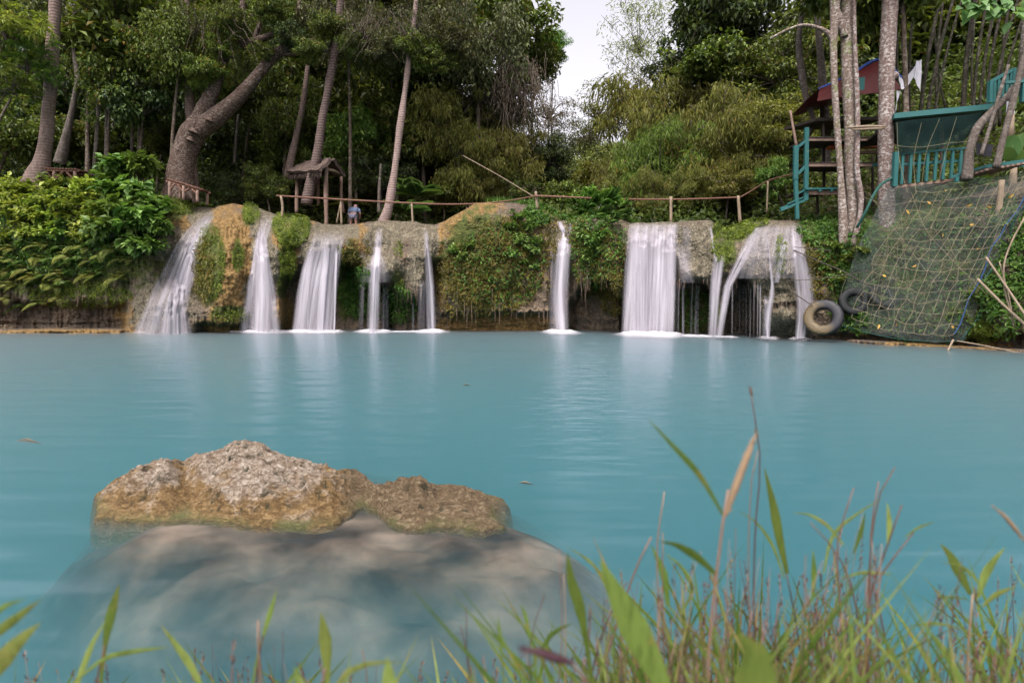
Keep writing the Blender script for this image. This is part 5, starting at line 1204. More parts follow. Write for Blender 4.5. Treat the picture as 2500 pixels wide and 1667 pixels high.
def slab(mb, q, th, nu=14, nv_=10, rag=.05, seed=0):
    q = [np.array(x) for x in q]; u = np.linspace(0, 1, nu)[:, None, None]; v = np.linspace(0, 1, nv_)[None, :, None]
    P = (q[0] * (1 - u) + q[1] * u) * (1 - v) + (q[3] * (1 - u) + q[2] * u) * v
    n_ = norm(np.cross(q[1] - q[0], q[3] - q[0])); nz = rag * fbm(u[..., 0] * 9 + 0 * v[..., 0], v[..., 0] * 3 + 0 * u[..., 0], 0, seed, 3)[..., None]
    P = P + n_ * nz; T2 = P + n_ * th; i = nu * nv_
    F = grid_faces(nu, nv_); mb.add(np.concatenate([P.reshape(-1, 3), T2.reshape(-1, 3)]), np.concatenate([F, F[:, ::-1] + i]))
    e = [(a * nv_, (a + 1) * nv_) for a in range(nu - 1)] + [((a + 1) * nv_ + nv_ - 1, a * nv_ + nv_ - 1) for a in range(nu - 1)] + [(a + 1, a) for a in range(nv_ - 1)] + [((nu - 1) * nv_ + a, (nu - 1) * nv_ + a + 1) for a in range(nv_ - 1)]
    V0 = mb.n - 2 * i
    mb.F.append(np.array([[a, b, b + i, a + i] for a, b in e]) + V0)
    for k, a_ in mb.att.items(): a_.append(np.zeros(len(e)))
ra, rb = at(812, 393, 22.9) - o0, at(745, 402, 25.6) - o0; el, er = at(783, 421, 22.2) - o0, at(703, 426, 24.9) - o0; rl, rr_ = at(842, 432, 23.6) - o0, at(786, 428, 26.3) - o0
g = NG('thatch'); n1 = g.noise(g.coord('Object', (6, 6, 1.5)), 4, 6, .7); g.base(g.ramp(n1, [(.36, (.03, .022, .018)), (.5, (.085, .062, .052)), (.66, (.18, .135, .115))]), .9, .1); g.bump(n1, .05)
mb = MB(); slab(mb, [ra, rb, er, el], .12, 20, 12, .08, 3); mb.build('thatch_slope', g.m, root)
mb = MB(); slab(mb, [ra, rb, rr_, rl], -.12, 20, 12, .08, 4); mb.build('thatch_slope', g.m, root)
mb = MB()                                                           # ragged palm-leaf fringe
n_ = 500; q = rng.random(n_); base_ = (el + (er - el) * q[:, None]); leaves(mb, base_ * .9 + (ra + (rb - ra) * q[:, None]) * .1, np.array([-.35, -.4, -1.0]) + rdir(n_) * .25, rdir(n_) * .3 + [-.4, -.8, .4], rng.uniform(.12, .34, n_), .04, T_LAN)
mb.build('thatch_fringe', g.m, root)
for p, q_ in (((797, 555, 22.9), (797, 408, 22.9)), ((724, 520, 25), (726, 415, 25)), ((838, 520, 24.8), (834, 425, 24.8)), ((778, 500, 26), (778, 412, 26))):
    mb = MB(); px_tube(mb, [(p[0], p[1], 12 if p[0] == 797 else 8, p[2]), (q_[0] - 1, (p[1] + q_[1]) / 2, 11 if p[0] == 797 else 8, p[2]), (q_[0], q_[1], 10 if p[0] == 797 else 7, p[2])], 23, 10, 12, .2, o0); mb.build('post', M['wood'], root, True)
mb = MB(); px_tube(mb, [(792, 414, 7, 22.9), (812, 416, 7, 23.2), (832, 424, 6, 23.6)], 23, 8, 6, 0, o0); mb.build('rafter', M['bamboo_pale'], root, True)

# fan and feather palms by the path
def feather_palm(px, py, Y, n, L, label, mat, seed, up=.9):
    p = at(px, py, Y); root = empty('young_palm', p.tolist(), label, 'palm', 'young palms behind the handrail'); rr = random.Random(seed)
    for k in range(n):
        mb = MB(); a = 2 * math.pi * k / n + rr.uniform(-.3, .3); d = (math.cos(a), math.sin(a) * .7, rr.uniform(.4, 1.4) * up)
        pts = frond_mesh(mb, np.zeros(3), d, L * rr.uniform(.75, 1.15), .27, 46, .45, rr.uniform(.4, .95), pw=.05); tube(mb, pts[::4], [.016, .005], 4, 10, rnd=.6)
        mb.build('frond', LEAF[mat], root)
    return root
feather_palm(995, 520, 23.4, 17, 1.55, 'fresh green young palm right of the pale slanting trunk', 'leaf_fern_green', 5)
feather_palm(1020, 480, 24.4, 14, 1.6, 'second fresh green palm, higher and behind the young palm', 'leaf_fern_green', 6)
feather_palm(845, 500, 26.2, 11, 1.1, 'yellowish young palm behind the bathing person', 'leaf_fern', 7)

# ------------------------------------------------------------------ the person bending in the stream
pb = ground(868, 24.6); root = empty('person', pb, 'person bending forward in the stream, blue shirt and pale shorts, seen from behind', 'person')
root.scale = (.88, .88, .85)
def skinned(name, verts, edges, radii, mat, parent, lvl=2):
    me = bpy.data.meshes.new(name); me.from_pydata(verts, edges, []); me.update()
    o = bpy.data.objects.new(name, me); col.objects.link(o); o.parent = parent
    m = o.modifiers.new('skin', 'SKIN'); m.use_smooth_shade = True
    for v, r in zip(me.skin_vertices[0].data, radii): v.radius = (r if isinstance(r, tuple) else (r, r))
    me.skin_vertices[0].data[0].use_root = True
    s_ = o.modifiers.new('sub', 'SUBSURF'); s_.levels = lvl; s_.render_levels = lvl
    me.materials.append(mat); return o
bv = [(0, 0, .84), (0, .08, 1.0), (0, .2, 1.14), (0, .29, 1.21), (0, .35, 1.25), (0, .43, 1.28), (0, .50, 1.27),       # 0-6 pelvis..head
      (-.10, 0, .80), (-.13, .07, .46), (-.15, -.04, .10), (-.15, .08, .04), (.10, 0, .80), (.12, .03, .46), (.13, -.06, .10), (.13, .06, .04),   # legs 7-14
      (-.19, .25, 1.14), (-.29, .24, .92), (-.24, .38, .72), (-.22, .43, .64), (.19, .25, 1.14), (.29, .24, .92), (.22, .40, .74), (.2, .45, .66)]
be = [(0, 1), (1, 2), (2, 3), (3, 4), (4, 5), (5, 6), (0, 7), (7, 8), (8, 9), (9, 10), (0, 11), (11, 12), (12, 13), (13, 14), (3, 15), (15, 16), (16, 17), (17, 18), (3, 19), (19, 20), (20, 21), (21, 22)]
brad = [(.15, .12), (.14, .11), (.15, .11), (.11, .09), (.055, .055), (.085, .09), (.07, .08), .10, .062, .042, .035, .10, .062, .042, .035, .06, .045, .035, .025, .06, .045, .035, .025]
skinned('body', bv, be, brad, M['skin'], root)
skinned('shirt', [(0, -.01, .90), (0, .08, 1.0), (0, .2, 1.14), (0, .28, 1.19), (-.19, .25, 1.14), (-.28, .24, .97), (.19, .25, 1.14), (.28, .24, .97)], [(0, 1), (1, 2), (2, 3), (3, 4), (4, 5), (3, 6), (6, 7)], [(.20, .15), (.20, .15), (.20, .14), (.13, .10), .085, .07, .085, .07], M['shirt'], root)
skinned('shorts', [(0, 0, .86), (-.10, .0, .78), (-.125, .05, .56), (.10, 0, .78), (.12, .02, .56)], [(0, 1), (1, 2), (0, 3), (3, 4)], [(.18, .15), .125, .105, .125, .105], M['shorts'], root)
skinned('cap', [(0, .41, 1.31), (0, .47, 1.35), (0, .53, 1.33)], [(0, 1), (1, 2)], [(.10, .085), (.10, .07), (.06, .05)], M['hat'], root)

# ------------------------------------------------------------------ teal stair frame left of the lichen trunks
YS = 18.6
def wbeam(parent, name, mat, pts, w, h, o0, Y=YS):
    """pts: two (px,py[,Y]); w: metres deep, h: pixels high"""
    a, b = [at(p[0], p[1], p[2] if len(p) > 2 else Y) - o0 for p in pts]
    mb = MB(); beam(mb, a, b, w, h * Y / F_PX); return mb.build(name, M[mat], parent)
o0 = at(1945, 530, YS); root = empty('stair_landing', o0.tolist(), 'teal-painted stair frame with plank landings left of the three lichen trunks', 'stair frame')
for p in [((1943, 356), (1942, 440), 10), ((1942, 438), (1946, 535), 8), ((1969, 312), (1967, 490), 9)]:
    a, b = at(p[0][0], p[0][1], YS) - o0, at(p[1][0], p[1][1], YS) - o0; mb = MB(); beam(mb, a, b, .1, p[2] * YS / F_PX, (1, 0, 0)); mb.build('post', M['teal'], root)
mb = MB(); px_tube(mb, [(1929, 270, 5), (1936, 310, 6), (1945, 360, 6)], YS, 7, 8, 0, o0); mb.build('pole', M['wood'], root, True)
for (p, q, h, m_) in [((1944, 362), (1970, 342), 6, 'teal'), ((1948, 425), (1970, 402), 6, 'teal'), ((1938, 362), (1950, 362), 8, 'teal'), ((1905, 512), (1968, 486), 9, 'teal'), ((1922, 500), (1960, 484), 6, 'teal'), ((1947, 473), (1966, 463), 4, 'teal')]:
    wbeam(root, 'brace', m_, [p, q], .08, h, o0)
for (x0, x1, y0, m_, h, dY) in [(1972, 2170, 341, 'wood', 7, 1.3), (1972, 2140, 403, 'wood', 8, 1.3), (1967, 2052, 470, 'wood', 11, 1.4)]:
    mb = MB(); n_ = int((x1 - x0) / 5)
    for k in range(n_):
        q = (k + .5) / n_; p = at(x0 + (x1 - x0) * q, y0 - h / 2 - 1, YS) - o0; beam(mb, p + [0, -.06, 0], p + [0, dY, 0], .058, .03)
    mb.build('landing_slats', M['wood_dark'], root)
    wbeam(root, 'joist', m_, [(x0, y0), (x1, y0)], .07, h, o0)
wbeam(root, 'deck_edge', 'teal', [(1965, 462), (2050, 460)], .1, 4, o0, YS - .08)
for x in (2001, 2030): wbeam(root, 'deck_bracket', 'teal', [(x, 460), (x, 468)], .08, 5, o0, YS - .12)
wbeam(root, 'plank', 'orange', [(2022, 361), (2160, 357)], .25, 7, o0, YS + .6)
wbeam(root, 'deck_edge', 'teal', [(2050, 347), (2165, 345)], .1, 3.5, o0, YS + .5)
wbeam(root, 'joist', 'wood', [(2060, 374), (2170, 371)], .1, 7, o0, YS + .4)
wbeam(root, 'joist', 'teal', [(2128, 403), (2150, 403)], .1, 8, o0, YS)
mb = MB(); a = at(1990, 296, YS + .9) - o0; b = at(2165, 292, YS + .9) - o0; slab(mb, [a, b, b + [0, 2.2, .3], a + [0, 2.2, .3]], .1, 6, 6, .01); mb.build('roof', M['wood_dark'], root)
for (x, y0, y1) in [(2010, 300, 470), (2130, 380, 560), (2110, 470, 590), (2060, 420, 560), (2140, 300, 400), (1995, 470, 560)]:
    mb = MB(); px_tube(mb, [(x, y0, 6), (x + 2, y1, 7)], YS + 1.1, 7, 6, 0, o0); mb.build('post', M['wood_dark'], root, True)
# lashed rungs across the trunks
o0 = at(2120, 310, 17.2); root = empty('lashed_rungs', o0.tolist(), 'two weathered sticks lashed across the thin lichen trunk and the stout trunk', 'rungs')
for p in ([(2070, 312, 6, 17.15), (2120, 309, 7, 17.12), (2162, 310, 6, 17.1)], [(2080, 317, 5, 17.15), (2125, 315, 6, 17.12), (2160, 314, 5, 17.1)]):
    mb = MB(); px_tube(mb, p, 17.1, 7, 8, 0, o0); mb.build('rung', M['bamboo_pale'], root, True)

# red tarpaulin shelter and pale cloths
o0 = at(2150, 147, 19.5); root = empty('red_tarpaulin', o0.tolist(), 'dark red tarpaulin with a blue hem pitched behind the trunks', 'tarpaulin')
def cloth(mb, q, nu=18, nv_=14, sag=.12, fold=.05, seed=0, th=.008):
    q = [np.array(x) for x in q]; u = np.linspace(0, 1, nu)[:, None, None]; v = np.linspace(0, 1, nv_)[None, :, None]
    P = (q[0] * (1 - u) + q[1] * u) * (1 - v) + (q[3] * (1 - u) + q[2] * u) * v
    n_ = norm(np.cross(q[1] - q[0], q[3] - q[0]))
    P = P + np.array([0, 0, -sag]) * (np.sin(np.pi * u) * np.sin(np.pi * v)) + n_ * fold * fbm(u[..., 0] * 5 + 0 * v[..., 0], v[..., 0] * 2 + 0 * u[..., 0], 0, seed, 3)[..., None]
    mb.add(P.reshape(-1, 3), grid_faces(nu, nv_)); mb.add((P + n_ * th).reshape(-1, 3), grid_faces(nu, nv_)[:, ::-1])
ap, l1, l2, r1, r2, mid = [at(*p) - o0 for p in ((2149, 146, 19.0), (2000, 218, 18.9), (1996, 246, 18.8), (2206, 196, 18.6), (2202, 218, 18.5), (2060, 222, 18.6))]
mb = MB(); cloth(mb, [l1, ap, r2, l2], seed=1, sag=-.22); mb.build('tarp_sheet', M['red_tarp'], root, True)
mb = MB(); cloth(mb, [l1 + [0, .02, .02], ap + [0, .02, .02], ap + [.2, 2.2, -.6], l1 + [.2, 2.2, -.2]], seed=2); mb.build('tarp_sheet', M['red_tarp'], root, True)
mb = MB(); tube(mb, [l1, (l1 + ap) / 2 + [0, -.02, -.02], ap, r1], .045, 6, 20); mb.build('blue_hem', M['blue_edge'], root, True)
mb = MB(); cloth(mb, [at(2096, 190, 18.3) - o0, at(2112, 188, 18.3) - o0, at(2110, 220, 18.3) - o0, at(2098, 220, 18.3) - o0], 6, 6, 0, .02); mb.build('patch', M['teal'], root, True)
mb = MB(); cloth(mb, [at(2192, 182, 17.9), at(2214, 206, 17.9), at(2204, 220, 17.8), at(2200, 214, 17.8)], 8, 8, .05, .05, 4)
cloth(mb, [at(2200, 205, 17.9), at(2246, 148, 18.2), at(2240, 178, 18.2), at(2212, 216, 17.9)], 12, 8, .1, .05, 5)
cloth(mb, [at(2236, 150, 18.2), at(2252, 146, 18.2), at(2248, 224, 18.1), at(2232, 190, 18.1)], 10, 14, .02, .06, 6)
cloth(mb, [at(2190, 222, 17.9), at(2200, 221, 17.9), at(2192, 240, 17.9), at(2186, 275, 17.9)], 6, 10, .0, .04, 7)
tag(mb.build('white_cloth', M['white_cloth'], None, True), 'torn white cloth knotted to the bamboo right of the stout trunk', 'cloth')

# ------------------------------------------------------------------ teal walkway and railing on the right
o0 = at(2185, 450, 17.0); root = empty('teal_walkway', o0.tolist(), 'teal-painted timber walkway and railing behind the rope net', 'walkway')
YR = 17.0
wbeam(root, 'roof_beam', 'teal', [(2180, 286, 17), (2432, 262, 16.2)], .25, 12, o0, YR)
mb = MB(); a, b = at(2185, 292, 17.05) - o0, at(2430, 268, 16.3) - o0; slab(mb, [a, b, b + [.2, 2, -.3], a + [.2, 2, -.3]], .06, 8, 6, .01); mb.build('deck', M['wood_dark'], root)
def railing(x0, y0, Y0, x1, y1, Y1, xb0, yb0, xb1, yb1, n_, wpx=6):
    wbeam(root, 'top_rail', 'teal', [(x0, y0, Y0), (x1, y1, Y1)], .08, 5, o0, YR)
    for k in range(n_):
        q = k / (n_ - 1); a, b = at(x0 + (x1 - x0) * q, y0 + (y1 - y0) * q, Y0 + (Y1 - Y0) * q) - o0, at(xb0 + (xb1 - xb0) * q, yb0 + (yb1 - yb0) * q, Y0 + (Y1 - Y0) * q) - o0
        mb = MB(); beam(mb, a, b, .05, wpx * YR / F_PX, (1, 0, 0)); mb.build('baluster', M['teal'], root)
railing(2184, 377, 16.8, 2368, 361, 16.4, 2180, 452, 2362, 432, 10, 6)
wbeam(root, 'mid_rail', 'teal', [(2186, 402, 16.9), (2364, 392, 16.5)], .06, 6, o0, YR)
wbeam(root, 'foot_rail', 'wood', [(2180, 458, 16.9), (2364, 436, 16.5)], .15, 6, o0, YR)
mb = MB(); px_tube(mb, [(2298, 290, 10), (2300, 360, 9), (2299, 450, 9)], YR + .1, 9, 8, 0, o0); mb.build('post', M['wood'], root, True)
mb = MB(); beam(mb, at(2187, 372, 16.75) - o0, at(2183, 456, 16.75) - o0, .12, .12, (1, 0, 0)); mb.build('post', M['teal'], root)
# stair with a teal stringer climbing to the right edge
wbeam(root, 'stringer', 'teal', [(2326, 432, 16), (2402, 408, 15.6)], .1, 6, o0, YR); wbeam(root, 'stringer', 'teal', [(2402, 408, 15.6), (2530, 390, 14.8)], .1, 7, o0, YR)
for k in range(14):
    x = 2335 + k * 13; y = 434 - (k * 4 if k < 6 else 24 + (k - 6) * 2.2); a = at(x, y + 4, 16 - k * .09) - o0
    mb = MB(); beam(mb, a, a + [.1, 1.3, 0], .14, .05); mb.build('tread', M['wood'], root)
for (x, y) in [(2336, 432), (2362, 424), (2402, 412), (2440, 404), (2470, 400), (2495, 396)]: 
    a = at(x, y, 15.7) - o0; mb = MB(); beam(mb, a, a + [0, 0, -.13], .07, .09, (1, 0, 0)); mb.build('bracket', M['teal'], root)
for p in [((2418, 198), (2416, 252), 8), ((2475, 168), (2470, 240), 7), ((2498, 190), (2495, 250), 7)]:
    mb = MB(); beam(mb, at(*p[0], 15.6) - o0, at(*p[1], 15.6) - o0, .1, p[2] * 15.6 / F_PX, (1, 0, 0)); mb.build('post', M['teal'], root)
wbeam(root, 'top_rail', 'teal', [(2418, 200, 15.6), (2474, 170, 15.6)], .08, 7, o0, 15.6); wbeam(root, 'top_rail', 'teal', [(2440, 203, 15.4), (2530, 197, 15)], .08, 6, o0, 15.6)
for k in range(5):
    x = 2428 + k * 10; mb = MB(); beam(mb, at(x, 197 - k * 5, 15.6) - o0, at(x - 2, 252, 15.6) - o0, .05, .06, (1, 0, 0)); mb.build('baluster', M['teal'], root)
mb = MB(); cloth(mb, [at(2382, 349, 15.4), at(2424, 354, 15.3), at(2420, 384, 15.3), at(2385, 380, 15.4)], 10, 8, .02, .03, 9)
tag(mb.build('black_cloth', M['black_cloth'], None, True), 'small black cloth hung out on the leaning grey trunk', 'cloth')
mb = MB(); cloth(mb, [at(2459, 248, 15.4), at(2478, 244, 15.4), at(2477, 278, 15.4), at(2456, 276, 15.4)], 6, 8, .02, .03, 10)
tag(mb.build('pale_cloth', M['white_cloth'], None, True), 'small pale cloth hanging under the upper teal railing', 'cloth')
trunk_thing('leaning_tree', [[(2360, 440, 22), (2372, 350, 18), (2385, 315, 18), (2420, 275, 16), (2460, 235, 16), (2490, 185, 15), (2500, 100, 14), (2512, 0, 13)]], 15.6, 'bark_grey', 'grey trunk leaning right across the teal walkway')
trunk_thing('leaning_tree', [[(2432, 410, 15), (2446, 350, 13), (2470, 260, 13), (2492, 170, 12), (2520, 60, 12)], [(2395, 380, 10), (2420, 300, 9), (2440, 230, 8), (2462, 160, 7)]], 15.2, 'bark_grey', 'slimmer double grey trunk right of the leaning one, at the right edge')

# banana plants and big leaves at the right edge
def big_leaf(mb, p, d, L, W, sag=.6, n=12, seed=0):
    d = norm(np.array(d, float)); t = np.linspace(0, 1, n); pts = np.array(p) + d * L * t[:, None] + np.array([0, 0, -1.0]) * sag * L * t[:, None] ** 2
    T = norm(np.gradient(pts, axis=0)); s = norm(np.cross(T, [0, .5, 1.0])); w = np.sin(np.pi * np.clip(t * .9 + .08, 0, 1)) ** .6 * W / 2 * (1 + .1 * fbm(t * 14, seed, 0, 5, 2))
    u = np.cross(s, T); rows = [pts - s * w[:, None] + u * w[:, None] * .25, pts, pts + s * w[:, None] + u * w[:, None] * .25]
    mb.add(np.stack(rows, 0).reshape(-1, 3), grid_faces(3, n), rnd=rng.random())
for label, px, py, Y, specs in [
    ('banana plant with broad upright leaves at the right edge above the teal stair', 2476, 400, 16.5, [((-.25, -.1, 1), 1.2, .42), ((.15, -.1, 1), 1.3, .45), ((-.6, -.2, .7), .9, .32), ((.6, -.1, .8), 1.1, .4), ((.35, -.4, .5), .9, .35)]),
    ('pale banana leaves behind the upper teal railing at the right edge', 2470, 270, 18, [((-.4, 0, 1), 1.5, .5), ((.2, 0, 1), 1.7, .55), ((.5, 0, .7), 1.3, .5), ((-.7, 0, .6), 1.1, .4)])]:
    p0 = at(px, py, Y); root = empty('banana_plant', p0.tolist(), label, 'banana plant', 'banana plants at the right edge')
    mb = MB(); tube(mb, [(0, 0, -.9), (0, 0, 0)], [.12, .07], 8); mb.build('stem', M['bamboo_pale'], root, True)
    for k, (d, L, W) in enumerate(specs): mb = MB(); big_leaf(mb, (0, 0, 0), d, L, W, .35, 14, k); mb.build('leaf', LEAF['leaf_banana'], root, True)
p0 = at(2440, -60, 12.0); root = empty('overhanging_bough', p0.tolist(), 'bough with large pale green leaves hanging into the top right corner', 'bough')
mb = MB(); tube(mb, [at(2600, -140, 12.5) - p0, at(2500, -40, 12.2) - p0, at(2400, -10, 12) - p0, at(2345, 0, 12) - p0], [.05, .012], 7, 14); mb.build('branch', M['bark_grey'], root, True)
mb = MB(); n_ = 42; q = rng.random(n_); px_ = 2345 + q * 170 + rng.normal(size=n_) * 8; py_ = -20 + rng.random(n_) * 50 + 35 * (px_ > 2440) * rng.random(n_)
leaves(mb, at(px_, py_, np.full(n_, 12.0)) - p0, rdir(n_) * [1, .4, .5] + [0, -.2, -.6], rdir(n_) * .4 + [0, -.6, .8], rng.uniform(.2, .38, n_), rng.uniform(.14, .24, n_), T_OVA); mb.build('leaves', LEAF['leaf_banana'], root)

# ------------------------------------------------------------------ rope net, green mesh, tyres, poles
g = NG('green_mesh'); tp_ = g.n('ShaderNodeBsdfTransparent'); mx = g.n('ShaderNodeMixShader')
n1 = g.noise(g.coord('Object'), 2.2, 4, .6); w_ = g.noise(g.coord('Object'), 70, 2, .5)
g.base((.085, .105, .098), .8, .2); g.l(g.math('MULTIPLY', g.ramp(n1, [(.3, .15), (.7, .42)]), g.ramp(w_, [(.35, .5), (.6, 1.2)])), mx.inputs[0])
g.l(tp_.outputs[0], mx.inputs[1]); g.l(g.p.outputs[0], mx.inputs[2]); g.l(mx.outputs[0], g.out.inputs[0]); M['mesh'] = g.m
g = NG('dark_mesh'); tp_ = g.n('ShaderNodeBsdfTransparent'); mx = g.n('ShaderNodeMixShader'); n1 = g.noise(g.coord('Object'), 1.5, 4, .6)
g.base((.007, .020, .018), .9, .1); g.l(g.ramp(n1, [(.3, .35), (.7, .7)]), mx.inputs[0]); g.l(tp_.outputs[0], mx.inputs[1]); g.l(g.p.outputs[0], mx.inputs[2]); g.l(mx.outputs[0], g.out.inputs[0]); M['mesh_dark'] = g.m
def curve2(p, q): return np.interp(q, np.linspace(0, 1, len(p)), p)
def net_pt(u, v, grow=0.0):
    """u: left to right, v: top to bottom of the hanging net"""
    xl = curve2([2236, 2190, 2140, 2108, 2078], v) - grow * 40; yl = curve2([470, 545, 620, 700, 775], v)
    xr = curve2([2530, 2470, 2412, 2370, 2330], v) + grow * 25; yr = curve2([425, 530, 630, 720, 818], v)
    x = xl + (xr - xl) * u; y = yl + (yr - yl) * u + 16 * np.sin(np.pi * u) * (.4 + .6 * v) + grow * (v - .5) * 30
    d = D_base(x) - .15 + .55 * (1 - v) - .25 * np.sin(np.pi * u) * v
    return x, y, d
net = MB(); blue = MB(); NU, NV = 11, 15
UU, VV = np.meshgrid(np.linspace(0, 1, NU), np.linspace(0, 1, NV), indexing='ij')
xx, yy_, dd = net_pt(UU, VV); xx = xx + rng.normal(size=xx.shape) * 3.2; yy_ = yy_ + rng.normal(size=xx.shape) * 2.6; NP = at(xx, yy_, dd)
o0 = at(2330, 818, 15.2)
for i in range(NU):
    for j in range(NV):
        if i < NU - 1:
            m = (NP[i, j] + NP[i + 1, j]) / 2 + [0, 0, -.015]; tube(net, [NP[i, j] - o0, m - o0, NP[i + 1, j] - o0], .0054, 5)
        if j < NV - 1:
            if i == NU - 1: tube(blue, [NP[i, j] - o0, NP[i, j + 1] - o0], .014, 5)
            elif rng.random() > .04: tube(net, [NP[i, j] - o0, NP[i, j + 1] - o0], .0054, 5)
        if rng.random() < .5: tube(net, [NP[i, j] - o0 + rng.normal(size=3) * .015, NP[i, j] - o0 + rng.normal(size=3) * .02], .011, 5)
root = empty('rope_net', o0.tolist(), 'tan knotted rope net with a blue edge rope, slung across the right bank', 'rope net')
net.build('netting', M['rope'], root); blue.build('edge_rope', M['rope_blue'], root)
mb = MB()
for pts in [[(2236, 470), (2232, 380), (2250, 300)], [(2250, 455), (2262, 370), (2294, 290)], [(2290, 450), (2310, 370), (2336, 285)], [(2190, 356), (2240, 360), (2300, 352), (2368, 345)], [(2190, 300), (2194, 380), (2215, 470)], [(2120, 470), (2170, 540), (2215, 600), (2290, 700)], [(2105, 480), (2165, 500), (2240, 490)], [(2225, 470), (2260, 560), (2330, 640), (2410, 720)], [(2240, 480), (2190, 560), (2140, 560)], [(2110, 700), (2155, 660), (2170, 600)]]:
    tube(mb, [at(x, y, float(D_base(x)) + .2 * (y < 470)) - o0 for x, y in pts], .0045, 5, 10)
for k in range(60):
    v_ = rng.random(2); u_ = rng.random(2); p = [net_pt(a, b, 1.0) for a, b in zip(u_, v_)]; a, b = [at(*[float(z) for z in q_]) - o0 for q_ in p]; m = (a + b) / 2 + [0, 0, -.08]
    tube(mb, [a, m, b], .0022, 4, 8)
mb.build('loose_ropes', M['rope'], root)
um, vm = np.meshgrid(np.linspace(0, 1, 60), np.linspace(0, 1, 60), indexing='ij')
x, y, d = net_pt(um, vm, 1.0); x = x - 30 * (1 - vm) * (1 - um); d = d + .22 + .1 * fbm(um * 6, vm * 6, 0, 141, 3)
mb = MB(); mb.add(at(x, y + 6 * fbm(um * 9, vm * 3, 0, 143, 2), d) - o0, grid_faces(60, 60)) if False else mb.add((at(x, y + 6 * fbm(um * 9, vm * 3, 0, 143, 2), d) - o0).reshape(-1, 3), grid_faces(60, 60))
r2 = empty('green_mesh_sheet', o0.tolist(), 'translucent grey-green mesh hanging right behind the rope net', 'mesh sheet'); mb.build('sheet', M['mesh'], r2, True)
e = [net_pt(1.0, v, 1.0) for v in np.linspace(0, 1, 14)]; mb = MB(); tube(mb, [at(float(a) + 12 * math.sin(k * 1.3), float(b), float(c_) + .2) - o0 for k, (a, b, c_) in enumerate(e)], .014, 5, 40)
e = [net_pt(u, 1.0, 1.0) for u in np.linspace(0, 1, 14)]; tube(mb, [at(float(a), float(b), float(c_) + .2) - o0 for a, b, c_ in e], .012, 5, 40); mb.build('hem_cord', M['rope_green'], r2, True)
mb = MB(); o1 = at(2190, 330, 16.7); r3 = empty('dark_mesh_panel', o1.tolist(), 'dark green mesh panel strung above the teal railing', 'mesh panel')
cloth(mb, [at(2187, 298, 16.75) - o1, at(2400, 275, 16.2) - o1, at(2352, 352, 16.3) - o1, at(2190, 378, 16.7) - o1], 24, 14, .12, .08, 15, .003); mb.build('panel', M['mesh_dark'], r3, True)
mb = MB(); px_tube(mb, [(2190, 430, 6, 16.8), (2150, 452, 7, 16.7), (2132, 478, 7, 16.6), (2112, 520, 7, 16.6), (2092, 556, 6, 16.8)], 16.7, 8, 24, 0, None)
tag(mb.build('green_hose', M['rope_green'], None, True), 'thick green rope looping from the teal post down to the trunks', 'rope')
mb = MB()
for s_ in ([(1937, 603, 1.7, 17.2), (1980, 607, 1.7, 17), (2030, 612, 1.7, 16.8)], [(1937, 610, 2.4, 17.2), (1990, 634, 2.4, 17), (2070, 668, 2.4, 16.6), (2140, 712, 2.2, 16.2)], [(1920, 686, 1.8, 17.0), (1990, 681, 1.8, 17), (2065, 671, 1.8, 16.6)], [(1926, 708, 2.6, 16.9), (1950, 724, 2.6, 16.9), (1984, 746, 2.6, 16.8)], [(2070, 668, 1.5, 16.6), (2058, 700, 1.5, 16.6), (2050, 730, 1.5, 16.6)], [(2064, 672, 1.6, 16.6), (2120, 660, 1.6, 16.4)]):
    px_tube(mb, s_, 17, 5, 16)
tag(mb.build('mooring_ropes', M['rope_dark']), 'thin ropes stretched from the rightmost waterfall to the net', 'ropes')

def tyre(px, py, Y, R, r, face, label, mats, worn=1.0):
    c = A(px, py, Y); root = empty('tyre', c, label, 'tyre', 'old tyres on the right bank')
    nU, nV_ = 72, 28; u = np.linspace(0, 2 * math.pi, nU, endpoint=False)[:, None]; v = np.linspace(0, 2 * math.pi, nV_, endpoint=False)[None]
    cv, sv_ = np.cos(v), np.sin(v); sq = lambda a: np.sign(a) * np.abs(a) ** .75
    rr = R + r * sq(cv) + .004 * np.sign(np.sin(u * 40)) * (cv > .75); z = r * .95 * sq(sv_)
    V = np.stack([rr * np.cos(u), rr * np.sin(u), z + 0 * u], -1).reshape(-1, 3)
    i = np.arange(nU)[:, None]; j = np.arange(nV_)[None]; i2 = (i + 1) % nU; j2 = (j + 1) % nV_
    F = np.stack([i * nV_ + j, i2 * nV_ + j, i2 * nV_ + j2, i * nV_ + j2], -1).reshape(-1, 4)
    mb = MB(); mb.add(V, F); o = mb.build('casing', mats, root, True)
    root.rotation_mode = 'QUATERNION'; root.rotation_quaternion = Vector(face).to_track_quat('Z', 'Y'); return root
g = NG('tyre_rubber'); n1 = g.noise(g.coord('Object'), 2.3, 5, .6); n2 = g.noise(g.coord('Object'), 22, 6, .7)
sx = g.n('ShaderNodeSeparateXYZ'); g.l(g.coord('Object'), sx.inputs[0])
xd = Vector((-.60, -.76, .22)).to_track_quat('Z', 'Y').inverted() @ Vector((1, 0, .25))
dp = g.n('ShaderNodeVectorMath', operation='DOT_PRODUCT'); g.l(g.coord('Object'), dp.inputs[0]); dp.inputs[1].default_value = xd
sc_ = g.math('ADD', g.math('MULTIPLY', sx.outputs['Z'], 1.6), g.math('MULTIPLY', dp.outputs['Value'], -1.0)); sc_ = g.math('ADD', sc_, g.math('MULTIPLY', n1, .5))
dirt = g.ramp(sc_, [(.42, 0.0), (.62, 1.0)])
